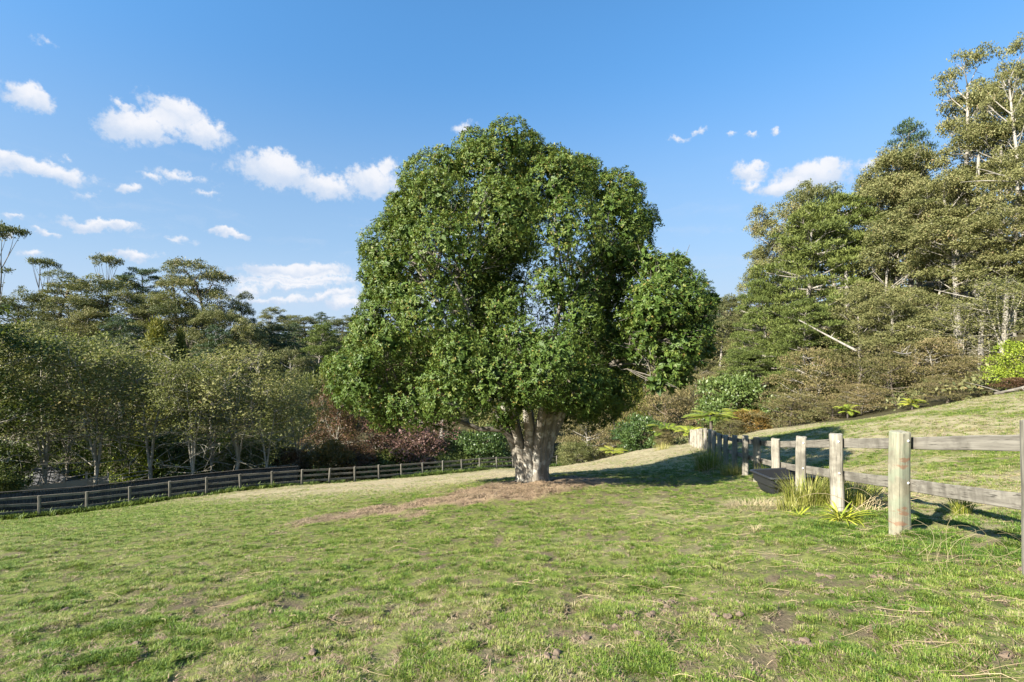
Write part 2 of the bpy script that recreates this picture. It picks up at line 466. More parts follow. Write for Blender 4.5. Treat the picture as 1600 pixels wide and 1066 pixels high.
M_ferndark = leaf_mat("dark_fern_frond", [(.022, .05, .018), (.04, .085, .03), (.07, .12, .04)], .5, .3, .3)
M_reed = leaf_mat("sedge_blade", [(.10, .14, .022), (.29, .29, .05), (.46, .39, .16)], .5, .3, .3)
M_strap = leaf_mat("strap_leaf", [(.18, .24, .025), (.34, .37, .035), (.45, .43, .08)], .4, .4, .3)
M_dry = leaf_mat("dry_stem", [(.22, .17, .10), (.34, .27, .15), (.45, .37, .22)], .7, .2, .15)
B_grey = bark_mat("grey_bark", (.15, .13, .10), (.29, .26, .21), 7, (.40, .38, .32))
B_limb = bark_mat("brown_grey_bark", (.09, .078, .06), (.17, .15, .12), 5)
B_pale = bark_mat("pale_bark", (.19, .17, .14), (.33, .30, .25), 3)
B_brown = bark_mat("brown_bark", (.07, .055, .04), (.15, .125, .09), 4)
B_dark = bark_mat("dark_bark", (.06, .05, .04), (.12, .10, .08), 4)
B_alder = bark_mat("mottled_bark", (.20, .18, .135), (.38, .345, .27), 4)
W_post = wood_mat("weathered_post", (.18, .163, .128), (.335, .305, .245), (.10, .09, .068), 'Z')
W_rust = wood_mat("rust_stained_post", (.20, .185, .13), (.30, .28, .20), (.125, .115, .08), 'Z', (.17, .20, .135), True)
W_rail = wood_mat("weathered_rail", (.15, .135, .11), (.26, .238, .195), (.085, .075, .06), 'X')
W_oldrail = wood_mat("old_grey_rail", (.17, .145, .11), (.26, .225, .175), (.09, .075, .055), 'X')
W_oldpost = wood_mat("old_grey_post", (.13, .118, .095), (.20, .185, .15), (.10, .09, .07), 'Z')
W_paling = wood_mat("dark_paling", (.042, .037, .030), (.075, .066, .053), (.022, .020, .017), 'Z')
M_black = plain_mat("black_plastic", (.020, .021, .023), .42, .45, .1, 8)
M_white = plain_mat("white_sticker", (.75, .75, .73), .5)
M_roof = plain_mat("grey_roof_sheet", (.14, .14, .145), .6, .3, .25, 1.2)
M_wall = plain_mat("beige_wall", (.40, .34, .25), .85, .2, .1, 2)
M_glass = plain_mat("window_glass", (.03, .035, .04), .1, .6, .1)
M_clod = plain_mat("dry_earth", (.145, .108, .078), .95, .1, .3, 9)

# ground material
gm = bpy.data.materials.new("paddock_ground"); gm.use_nodes = True
t = gm.node_tree; p = t.nodes['Principled BSDF']
geo = nn(t, 'ShaderNodeNewGeometry')
def A(n): return nn(t, 'ShaderNodeAttribute', attribute_name=n).outputs['Fac']
nA = noise(t, geo.outputs['Position'], 1.1, 6, .65)
nB = noise(t, geo.outputs['Position'], 9, 6, .7)
nC = noise(t, geo.outputs['Position'], 45, 4, .7)
grass_c = mixc(t, maprange(t, nB.outputs['Fac'], .35, .65), (.080, .110, .022), (.190, .205, .055))
grass_c = mixc(t, math_(t, 'MULTIPLY', maprange(t, nC.outputs['Fac'], .45, .65), .55), grass_c, (.10, .085, .045))
soil_c = mixc(t, nC.outputs['Fac'], (.06, .046, .032), (.20, .148, .10))
nE = noise(t, geo.outputs['Position'], 2.2, 6, .7)
straw_c = mixc(t, maprange(t, nC.outputs['Fac'], .3, .7), (.25, .21, .115), (.46, .39, .25))
dirt_c = mixc(t, maprange(t, nC.outputs['Fac'], .3, .7), (.16, .112, .068), (.37, .27, .175))
nD = noise(t, geo.outputs['Position'], 3.6, 5, .65)
grass_c = mixc(t, math_(t, 'MULTIPLY', maprange(t, nD.outputs['Fac'], .50, .62), .75), grass_c, soil_c)
straw_c = mixc(t, math_(t, 'MULTIPLY', maprange(t, nE.outputs['Fac'], .48, .64), .7), straw_c, (.15, .125, .065))
c = mixc(t, math_(t, 'MULTIPLY', A('straw'), .9), grass_c, straw_c)
c = mixc(t, math_(t, 'MULTIPLY', A('mud'), .9), c, soil_c)
c = mixc(t, A('dirt'), c, dirt_c)
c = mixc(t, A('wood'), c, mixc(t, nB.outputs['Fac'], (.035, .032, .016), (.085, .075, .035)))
t.links.new(c, p.inputs['Base Color'])
p.inputs['Roughness'].default_value = .95
p.inputs['Specular IOR Level'].default_value = .1
bp = nn(t, 'ShaderNodeBump'); bp.inputs['Strength'].default_value = .8; bp.inputs['Distance'].default_value = .03
t.links.new(math_(t, 'ADD', nB.outputs['Fac'], math_(t, 'MULTIPLY', nC.outputs['Fac'], .6)), bp.inputs['Height'])
t.links.new(bp.outputs[0], p.inputs['Normal'])

# ------------------------------------------------------------------ ground sheet
def axis_pts(c, a, lo, hi, n):
    t0, t1 = math.asinh((lo - c) / a), math.asinh((hi - c) / a)
    return c + a * np.sinh(np.linspace(t0, t1, n))
gx = axis_pts(.5, 3.5, -2600, 2600, 460); gy = axis_pts(5, 3.5, -1500, 2800, 460)
GX, GY = np.meshgrid(gx, gy, indexing='ij')
fx, fy = GX.ravel(), GY.ravel()
GZ = ground(fx, fy)
ni, nj = len(gx), len(gy)
I, J = np.meshgrid(np.arange(ni - 1), np.arange(nj - 1), indexing='ij')
a0 = (I * nj + J).ravel()
Q = np.stack([a0, a0 + nj, a0 + nj + 1, a0 + 1], -1)
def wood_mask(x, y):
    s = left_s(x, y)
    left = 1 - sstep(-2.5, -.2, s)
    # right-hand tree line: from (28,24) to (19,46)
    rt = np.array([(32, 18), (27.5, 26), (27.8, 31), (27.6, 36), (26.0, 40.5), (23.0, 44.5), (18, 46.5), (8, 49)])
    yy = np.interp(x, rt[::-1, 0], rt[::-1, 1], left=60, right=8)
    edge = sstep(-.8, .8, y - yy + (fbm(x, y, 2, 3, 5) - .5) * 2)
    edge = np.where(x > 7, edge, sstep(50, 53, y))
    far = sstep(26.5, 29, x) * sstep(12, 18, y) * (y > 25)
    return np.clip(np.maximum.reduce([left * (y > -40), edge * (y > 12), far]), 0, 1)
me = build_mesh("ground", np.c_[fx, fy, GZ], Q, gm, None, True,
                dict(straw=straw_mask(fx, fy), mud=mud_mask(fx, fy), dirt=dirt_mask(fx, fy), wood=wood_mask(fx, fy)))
tag(obj("ground", me), "grassy paddock falling away from the viewer into a wooded valley", kind='structure')

# ------------------------------------------------------------------ grass (stuff, instanced tufts)
def tuft_mesh(name, mat, n, R, L, W, lean, seed, flat=False):
    r = np.random.default_rng(seed); b = Buf()
    for i in range(n):
        a = r.uniform(0, 6.283); rr = R * math.sqrt(r.uniform(0, 1)); p0 = np.array([rr * math.cos(a), rr * math.sin(a), -.012])
        a2 = a + r.normal(0, .9); l = L * r.uniform(.55, 1.2); k = lean * r.uniform(.3, 1.3)
        d = np.array([math.cos(a2), math.sin(a2), 0])
        if flat:
            p1 = p0 + d * l * .5 + np.array([0, 0, l * .18]); p2 = p0 + d * l + np.array([0, 0, l * r.uniform(0, .2)])
        else:
            p1 = p0 + d * l * .35 * k + np.array([0, 0, l * .62]); p2 = p0 + d * l * k + np.array([0, 0, l * (.95 - .45 * k)])
        s = np.array([-d[1], d[0], 0]) * W * r.uniform(.7, 1.2) * .5
        V = [p0 - s, p0 + s, p1 + s * .8, p1 - s * .8, p2 + s * .12, p2 - s * .12]
        b.add(V, [[0, 1, 2, 3], [3, 2, 4, 5]], r.uniform(0, 1))
    return b.mesh(name, mat)
M_grass = blade_mat("grass_blade", [(.075, .138, .018), (.142, .220, .028), (.215, .270, .048), (.32, .28, .125), (.42, .36, .22)])
M_litter = blade_mat("leaf_litter", [(.09, .062, .038), (.20, .143, .088), (.33, .25, .16)], .1)
M_strawb = blade_mat("straw_blade", [(.19, .15, .075), (.34, .28, .16), (.46, .39, .25)], .15)
def scatter(name, points, scl, tint, kinds, sources, label):
    me = bpy.data.meshes.new(name)
    me.vertices.add(len(points)); me.vertices.foreach_set("co", np.ascontiguousarray(points, np.float32).ravel())
    for nme, arr in (("scl", scl), ("tint", tint), ("rot", rng.uniform(0, 6.283, len(points))), ("knd", kinds)):
        at = me.attributes.new(nme, 'FLOAT', 'POINT'); at.data.foreach_set("value", np.ascontiguousarray(arr, np.float32))
    o = obj(name, me)
    tag(o, label, kind='stuff')
    ng = bpy.data.node_groups.new(name + "_nodes", 'GeometryNodeTree')
    ng.interface.new_socket("Geometry", in_out='INPUT', socket_type='NodeSocketGeometry')
    ng.interface.new_socket("Geometry", in_out='OUTPUT', socket_type='NodeSocketGeometry')
    gi = ng.nodes.new('NodeGroupInput'); go = ng.nodes.new('NodeGroupOutput')
    jn = ng.nodes.new('GeometryNodeJoinGeometry')
    def attr(n):
        q = ng.nodes.new('GeometryNodeInputNamedAttribute'); q.data_type = 'FLOAT'; q.inputs['Name'].default_value = n
        return q.outputs['Attribute']
    ks, rt, sc = attr("knd"), attr("rot"), attr("scl")
    cx = ng.nodes.new('ShaderNodeCombineXYZ'); ng.links.new(rt, cx.inputs[2])
    for k, src in enumerate(sources):
        so = bpy.data.objects.new(name + "_source", src)
        oi = ng.nodes.new('GeometryNodeObjectInfo'); oi.inputs['Object'].default_value = so
        oi.inputs['As Instance'].default_value = True
        ip = ng.nodes.new('GeometryNodeInstanceOnPoints')
        cmp = ng.nodes.new('FunctionNodeCompare'); cmp.data_type = 'FLOAT'; cmp.operation = 'EQUAL'
        ng.links.new(ks, cmp.inputs[0]); cmp.inputs[1].default_value = k; cmp.inputs['Epsilon'].default_value = .1
        ng.links.new(gi.outputs[0], ip.inputs['Points']); ng.links.new(cmp.outputs[0], ip.inputs['Selection'])
        ng.links.new(oi.outputs['Geometry'], ip.inputs['Instance'])
        ng.links.new(cx.outputs[0], ip.inputs['Rotation']); ng.links.new(sc, ip.inputs['Scale'])
        ng.links.new(ip.outputs[0], jn.inputs[0])
    ng.links.new(jn.outputs[0], go.inputs[0])
    md = o.modifiers.new("scatter", 'NODES'); md.node_group = ng
    return o
def sample_xy(n, y0, y1, power, xm=1.16):
    """n points, density per area ~ y^-power, wedge a little wider than the view"""
    e = 2 - power
    y = (rng.uniform(0, 1, n) * (y1 ** e - y0 ** e) + y0 ** e) ** (1 / e)
    x = rng.uniform(-1, 1, n) * (xm * y + 1.2)
    return x, y
gxp, gyp = sample_xy(600000, 1.7, 52, 1.72)
wd, dm, sm, mm = wood_mask(gxp, gyp), dirt_mask(gxp, gyp), straw_mask(gxp, gyp), mud_mask(gxp, gyp)
thick = sstep(.43, .56, fbm(gxp, gyp, .22, 4, 90) * .85 + fbm(gxp, gyp, 1.1, 3, 93) * .15)
keep = rng.uniform(0, 1, len(gxp)) < (1 - wd) * (1 - .35 * dm) * (1 - .93 * mm) * (.10 + .90 * thick)
keep &= np.hypot(gxp - .68, gyp - 16) > .75
gxp, gyp, sm, thick = gxp[keep], gyp[keep], sm[keep], thick[keep]
isstraw = rng.uniform(0, 1, len(gxp)) < np.where(left_s(gxp, gyp) < 25, sm * 1.1, sm * .7) * np.where(gyp < 13, .6, 1)
lush = np.exp(-((gxp - 5.6) ** 2 / 2.5 + (gyp - 5.8) ** 2 / 3.0))
shade_green = np.exp(-((gxp - 6.5) ** 2 / 40 + (gyp - 22) ** 2 / 60))
tv = np.clip(.33 + .40 * (fbm(gxp, gyp, 2.4, 4, 95) - .5) + .85 * (fbm(gxp, gyp, .30, 3, 97) - .5) + .18 * sm - .25 * lush - .2 * shade_green + rng.normal(0, .23, len(gxp)) + .10 * (1 - thick), 0, 1)
dist = np.hypot(gxp, gyp)
sc = (.30 + .21 * thick + .30 * lush) * (1 + 1.3 * sstep(4, 32, dist)) * rng.uniform(.7, 1.3, len(gxp))
dm = dirt_mask(gxp, gyp)
kd = np.where(isstraw, 4 + rng.integers(0, 2, len(gxp)), rng.integers(0, 4, len(gxp)))
tv = np.where(isstraw, rng.uniform(0, 1, len(gxp)), tv)
sc = np.where(isstraw, sc * 1.1, sc)
kd = np.where(rng.uniform(0, 1, len(gxp)) < dm * 1.3 + .13 + .22 * (1 - thick), 6, kd); sc = np.where(kd == 6, rng.uniform(.3, .9, len(gxp)) * (1 + 1.6 * dm), sc); tv = np.where(kd == 6, rng.uniform(0, 1, len(gxp)), tv)
src = [tuft_mesh("grass_tuft", M_grass, 24, .07, .062, .006, .75, 1), tuft_mesh("grass_tuft", M_grass, 22, .055, .05, .008, .95, 2),
       tuft_mesh("grass_tuft", M_grass, 24, .08, .045, .0065, 1.2, 3), tuft_mesh("grass_tuft", M_grass, 16, .05, .08, .0055, .7, 4),
       tuft_mesh("straw_tuft", M_strawb, 14, .10, .10, .004, 1, 5, True), tuft_mesh("straw_tuft", M_strawb, 12, .08, .05, .005, 1.5, 6),
       tuft_mesh("leaf_litter", M_litter, 12, .10, .06, .009, 1.2, 7, True)]
scatter("short_grass", np.c_[gxp, gyp, ground(gxp, gyp)], sc, tv, kd, src, "short grazed grass with straw and bare patches all over the paddock")

# long pale straws lying on the turf
n = 3600
sx, sy = sample_xy(n, 2.0, 17, 1.2)
wt = rng.uniform(0, 1, n) < .14 + .75 * sstep(-1, 4, sx - .1 * sy) + .3 * straw_mask(sx, sy)
sx, sy = sx[wt], sy[wt]
b = Buf()
for x, y in zip(sx, sy):
    L = (.06 + .42 * rng.uniform(0, 1) ** 2.2) * (1 + .02 * y); a = rng.normal(.1, .8); k = rng.normal(0, .5)
    tt = np.linspace(0, 1, 5)
    px = x + L * (tt - .5) * math.cos(a) - k * L * (tt - .5) ** 2 * math.sin(a); py = y + L * (tt - .5) * math.sin(a) + k * L * (tt - .5) ** 2 * math.cos(a)
    pz = ground(px, py) + .022 + .02 * rng.uniform(0, 1) * np.sin(tt * 3.14)
    b.tube(np.c_[px, py, pz], (.0011 * rng.uniform(.7, 1.5) * (1 + .05 * y)), 3, rng.uniform(0, 1))
tag(obj("loose_straw", b.mesh("loose_straw", M_dry)), "long pale dead stems lying loose on the turf", kind='stuff')

# clods of dry earth
def clod_mesh(seed):
    r = np.random.default_rng(seed)
    import bmesh
    bm = bmesh.new(); bmesh.ops.create_icosphere(bm, subdivisions=2, radius=1)
    for v in bm.verts:
        c_ = v.co; k = .62 + .6 * float(vnoise(np.array([c_.x * 2 + 9 * seed]), np.array([c_.y * 2 + c_.z * 3]), 1.0, seed)[0]) + r.normal(0, .05)
        v.co = Vector((c_.x * k, c_.y * k * .85, c_.z * k * .6))
    me = bpy.data.meshes.new("clod"); bm.to_mesh(me); bm.free(); me.materials.append(M_clod)
    return me
cx_, cy_ = sample_xy(9000, 2.2, 18, 1.3)
mk = mud_mask(cx_, cy_) * .16 + dirt_mask(cx_, cy_) * .8 + .006
kp = rng.uniform(0, 1, len(cx_)) < mk
cx_, cy_ = cx_[kp], cy_[kp]
exl = []
for (qx, qy, qn) in ((1.15, 3.9, 12), (.9, 3.7, 8), (1.35, 4.2, 9), (1.75, 4.35, 7), (.72, 4.3, 6), (.8, 3.5, 6), (1.6, 3.6, 8), (2.7, 4.2, 9), (3.0, 4.6, 7), (3.3, 4.3, 6), (1.9, 3.2, 8), (-1.4, 3.4, 7), (-2.8, 4.6, 8), (.3, 3.0, 8)):
    for _ in range(qn): exl.append((qx + rng.normal(0, .05), qy + rng.normal(0, .06)))
ex = np.array(exl)
cx_ = np.r_[cx_, ex[:, 0]]; cy_ = np.r_[cy_, ex[:, 1]]
cs = np.r_[rng.uniform(.1, 1, len(cx_) - len(ex)) ** 2 * .034 + .006 * (1 + .07 * cy_[:-len(ex)]), rng.uniform(.010, .034, len(ex))]
scatter("earth_clods", np.c_[cx_, cy_, ground(cx_, cy_) + cs * .3], cs, np.zeros(len(cx_)), rng.integers(0, 3, len(cx_)), [clod_mesh(i) for i in (1, 2, 3)],
        "loose clods of dry brown earth in the scuffed turf")

# ------------------------------------------------------------------ post-and-rail fences
def post_mesh(name, mat, w, d, h, seed, top=.012):
    """half-round post, flat face towards -y, weathered top edge"""
    r = np.random.default_rng(seed); n = 14
    ang = np.linspace(0, 2 * np.pi, n, endpoint=False)
    px = np.sign(np.cos(ang)) * np.abs(np.cos(ang)) ** .55 * w / 2; py = np.sign(np.sin(ang)) * np.abs(np.sin(ang)) ** .6 * d / 2
    zs = [-.35, 0, h * .25, h * .5, h * .75, h - top * 1.5, h - top * .3]
    V = []
    for i, z in enumerate(zs):
        k = 1.02 - .03 * z / h - (.03 if i == len(zs) - 1 else 0)
        jx, jy = r.normal(0, .003, 2)
        V += [(x * k * (1 + r.normal(0, .008)) + jx, y * k + jy, z + (r.normal(0, .004) if i >= 5 else 0)) for x, y in zip(px, py)]
    Fc = [[i * n + j, i * n + (j + 1) % n, (i + 1) * n + (j + 1) % n, (i + 1) * n + j] for i in range(len(zs) - 1) for j in range(n)]
    base = (len(zs) - 1) * n
    V.append((0, 0, h + .002)); c0 = len(V) - 1
    Fc += [[base + j, base + (j + 1) % n, c0] for j in range(n)]
    me = bpy.data.meshes.new(name); me.from_pydata(V, [], Fc); me.materials.append(mat)
    return me
def rail_mesh(name, mat, L, h, t, seed):
    r = np.random.default_rng(seed); c = .006
    sec = [(-t / 2, -h / 2 + c), (-t / 2, h / 2 - c), (-t / 2 + c, h / 2), (t / 2 - c, h / 2), (t / 2, h / 2 - c), (t / 2, -h / 2 + c), (t / 2 - c, -h / 2), (-t / 2 + c, -h / 2)]
    m = 9; V = []; sag = r.uniform(-.02, .01); bow = r.normal(0, .008)
    for i in range(m):
        s = i / (m - 1); o = 4 * s * (1 - s)
        e1, e2 = r.normal(0, .003, 2)
        V += [(s * L, y + o * bow, z + o * sag + (e1 if z > 0 else e2)) for y, z in sec]
    n = 8
    Fc = [[i * n + j, i * n + (j + 1) % n, (i + 1) * n + (j + 1) % n, (i + 1) * n + j] for i in range(m - 1) for j in range(n)]
    Fc += [list(range(n))[::-1], [(m - 1) * n + j for j in range(n)]]
    me = bpy.data.meshes.new(name); me.from_pydata(V, [], Fc); me.materials.append(mat)
    return me
def put_rail(root, name, me, L0, p0, p1):
    o = obj(name, me, root); v = Vector(p1) - Vector(p0)
    o.location = Vector(p0) - root.location
    o.rotation_euler = (0, -math.asin(v.z / v.length), math.atan2(v.y, v.x))
    o.scale = (v.length / L0, 1, 1)
    return o

# right-hand fence, receding down the slope
fdir = Vector((.29, 1, 0)).normalized(); fang = math.atan2(fdir.y, fdir.x)
posts = []
for i in range(0, 18):
    y = 2.083 * (i + 2) + (0 if i < 2 else rng.normal(0, .10)); x = 3.2 + .29 * y
    if i == 0: x = 3.345 + .29 * y
    posts.append(Vector((x, y, gz(x, y))))
root = thing("post_and_rail_fence", "grey post and rail fence running down the right side of the paddock", "fence", posts[0])
pm = [post_mesh("post", W_post, .20, .17, 1.32, s) for s in range(5)]
pr = post_mesh("post", W_rust, .215, .18, 1.31, 77)
for i, P in enumerate(posts):
    o = obj("post", pr if i == 1 else pm[i % 5], root, P - root.location)
    o.rotation_euler = (rng.normal(0, .012), rng.normal(0, .014), fang - math.pi / 2 - .25 + rng.normal(0, .1))
    if i == 1:
        o.rotation_euler = (0, 0, .12); o["label"] = "thick greenish post with rust stains"
    o.scale = (1, 1, 1 + rng.normal(0, .012))
bm_ = build_mesh("bolt", [(x * .016, -.006 * (k % 2), z * .016) for k in (0, 1) for x, z in ((1, 0), (.7, .7), (0, 1), (-.7, .7), (-1, 0), (-.7, -.7), (0, -1), (.7, -.7))],
                 [[i, (i + 1) % 8, 8 + (i + 1) % 8, 8 + i] for i in range(8)] + [[8, 9, 10, 11], [8, 11, 12, 15], [12, 13, 14, 15]], M_white)
for po in [c_ for c_ in root.children][:4]:
    for hz in (1.20, .66):
        obj("bolt", bm_, po, (.035, -.088, hz))
rms = [rail_mesh("rail", W_rail, 4.3, .155, .042, s) for s in range(4)]
side = Vector((fdir.y, -fdir.x, 0)) * .115
k = 0
for hgt, st in ((1.165, 0), (.62, 1)):
    j = 0
    while j < len(posts) - 1:
        e = min(j + (1 if (j == 0 and st) else 2), len(posts) - 1)
        a, b_ = posts[j] + side + Vector((0, 0, hgt)), posts[e] + side + Vector((0, 0, hgt))
        put_rail(root, "rail", rms[k % 4], 4.3, a + (b_ - a).normalized() * .004, b_ - (b_ - a).normalized() * .004)
        k += 1; j = e

# left-hand fence at the bottom of the paddock
lp = []
for i in range(-3, 25):
    y = 1.3 * (i + 22); x = 1.27 * y - 64.3
    lp.append(Vector((x, y, gz(x, y))))
root = thing("three_rail_fence", "old grey three-rail fence along the bottom of the paddock", "fence", lp[0])
ldir = (lp[-1] - lp[0]); lang = math.atan2(ldir.y, ldir.x)
pm2 = [post_mesh("post", W_oldpost, .15, .12, 1.27, 20 + s) for s in range(4)]
for i, P in enumerate(lp):
    o = obj("post", pm2[i % 4], root, P - root.location)
    o.rotation_euler = (rng.normal(0, .015), rng.normal(0, .02), lang + rng.normal(0, .08))
    o.scale = (1, 1, 1 + rng.normal(0, .02))
rm2 = [rail_mesh("rail", W_oldrail, 4.2, .145, .04, 30 + s) for s in range(4)]
nside = Vector((-ldir.y, ldir.x, 0)).normalized() * .085
for hgt, st in ((1.14, 0), (.74, 1), (.33, 0)):
    j = 0
    while j < len(lp) - 1:
        e = min(j + (1 if (j == 0 and st) else 2), len(lp) - 1)
        a, b_ = lp[j] + nside + Vector((0, 0, hgt)), lp[e] + nside + Vector((0, 0, hgt))
        put_rail(root, "rail", rm2[k % 4], 4.2, a + (b_ - a).normalized() * .004, b_ - (b_ - a).normalized() * .004)
        k += 1; j = e

# solid paling fence behind it
back = Vector((-ldir.y, ldir.x, 0)).normalized() * .95
root = thing("paling_fence", "dark weathered paling fence standing behind the left end of the three-rail fence", "fence", lp[0] + back)
b = Buf()
pal_n = 0
top_pts = []
for i in range(0, 10):
    A_, B_ = lp[i] + back, lp[i + 1] + back
    top_pts.append(A_)
    for s in np.arange(0, 1, .15 / 2.1):
        P = A_.lerp(B_, float(s)); zg = gz(P.x, P.y)
        h = 1.50 + rng.normal(0, .010)
        c0 = P; dx = ldir.normalized()
        w = .0735; th = .012 + (.0015 if pal_n % 2 else 0); pal_n += 1
        nrm = back.normalized()
        ln = []
        for zz in (zg - .15, zg + h):
            for sgn, q in ((-1, -1), (1, -1), (1, 1), (-1, 1)):
                v = c0 + dx * w * sgn + nrm * th * q; ln.append((v.x - root.location.x, v.y - root.location.y, zz - root.location.z))
        b.add(ln, [[0, 1, 5, 4], [1, 2, 6, 5], [2, 3, 7, 6], [3, 0, 4, 7], [4, 5, 6, 7]])
o = obj("palings", b.mesh("palings", W_paling, tint=False), root); o["kind"] = "stuff"
cap = rail_mesh("capping_rail", W_paling, 4.2, .05, .11, 50)
for i in range(0, 10, 2):
    ca, cb_ = lp[i] + back, lp[i + 2] + back
    ca.z = gz(ca.x, ca.y) + 1.54; cb_.z = gz(cb_.x, cb_.y) + 1.54
    put_rail(root, "capping_rail", cap, 4.2, ca, cb_)

# ------------------------------------------------------------------ black trough under the fence
def rounded_ring(a, b, r, z, n=7):
    pts = []
    for cx0, cy0, s in ((a - r, b - r, 0), (-a + r, b - r, 1), (-a + r, -b + r, 2), (a - r, -b + r, 3)):
        for i in range(n):
            g = (s + i / (n - 1)) * math.pi / 2
            pts.append((cx0 + r * math.cos(g), cy0 + r * math.sin(g), z))
    return pts
def ring_mesh(name, mat, rings, cap_last=True, smooth=False):
    V = []; Fc = []; n = len(rings[0])
    for r_ in rings: V += r_
    for i in range(len(rings) - 1):
        for j in range(n):
            Fc.append([i * n + j, i * n + (j + 1) % n, (i + 1) * n + (j + 1) % n, (i + 1) * n + j])
    if cap_last: Fc.append([(len(rings) - 1) * n + j for j in range(n)])
    me = bpy.data.meshes.new(name); me.from_pydata(V, [], Fc); me.materials.append(mat)
    return me
tx, ty = 6.55, 11.55
root = thing("water_trough", "black plastic water trough tucked under the rails of the right-hand fence", "trough", (tx, ty, gz(tx, ty) + .02), .16)
R = rounded_ring
body = [R(.50, .24, .09, 0), R(.54, .27, .09, .05), R(.585, .305, .09, .20), R(.605, .325, .09, .21), R(.63, .345, .09, .23), R(.66, .375, .09, .42), R(.665, .38, .09, .44),
        R(.64, .355, .09, .44), R(.56, .28, .09, .08), R(.5, .24, .09, .06)]
me = ring_mesh("tub", M_black, body)
me.polygons.foreach_set("use_smooth", [False] * len(me.polygons))
obj("tub", me, root)
obj("base", ring_mesh("base", M_black, [R(.50, .24, .14, .001), R(.3, .14, .1, .001)]), root)
obj("rim", ring_mesh("rim", M_black, [R(.667, .382, .09, .425), R(.705, .42, .11, .425), R(.71, .425, .11, .445), R(.70, .415, .11, .462), R(.65, .365, .09, .462), R(.64, .355, .09, .442)], False), root)
for q in (-.45, 0., .45):
    me = bpy.data.meshes.new("rib")
    V = [(q - .02, -.33, .21), (q + .02, -.33, .21), (q + .02, -.265, .03), (q - .02, -.265, .03), (q - .012, -.345, .20), (q + .012, -.345, .20), (q + .012, -.28, .03), (q - .012, -.28, .03)]
    me.from_pydata(V, [], [[4, 5, 6, 7], [0, 4, 7, 3], [5, 1, 2, 6], [0, 1, 5, 4]]); me.materials.append(M_black)
    obj("rib", me, root)
me = bpy.data.meshes.new("sticker")
me.from_pydata([(-.575, -.372, .372), (-.53, -.372, .366), (-.522, -.378, .402), (-.568, -.378, .408), (-.575, -.366, .372), (-.53, -.366, .366), (-.522, -.372, .402), (-.568, -.372, .408)], [],
               [[0, 1, 2, 3], [4, 7, 6, 5], [0, 4, 5, 1], [1, 5, 6, 2], [2, 6, 7, 3], [3, 7, 4, 0]]); me.materials.append(M_white)
obj("sticker", me, root)

# ------------------------------------------------------------------ big evergreen tree
TD = 16.0
kpx = TD / F
def W3(u, v, dy=0.0):
    y = TD + dy
    return np.array([(u - CU) / F * TD, y, (CV - v) / F * TD])
tree_base = Vector((.68, 16.0, gz(.68, 16.0)))
troot = thing("evergreen_tree", "huge domed glossy-leaved evergreen tree standing alone in the middle of the paddock", "tree", tree_base)
tb = np.array(tree_base)
prof_v = np.array([200, 225, 250, 280, 330, 370, 400, 430, 470, 520, 560, 600, 640, 668.])
prof_l = np.array([738, 692, 638, 618, 602, 570, 563, 562, 565, 548, 505, 508, 532, 590.])
prof_r = np.array([828, 858, 930, 996, 1026, 1040, 1008, 985, 968, 970, 975, 990, 980, 880.])
r0 = np.random.default_rng(3)
pc = []; pR = []
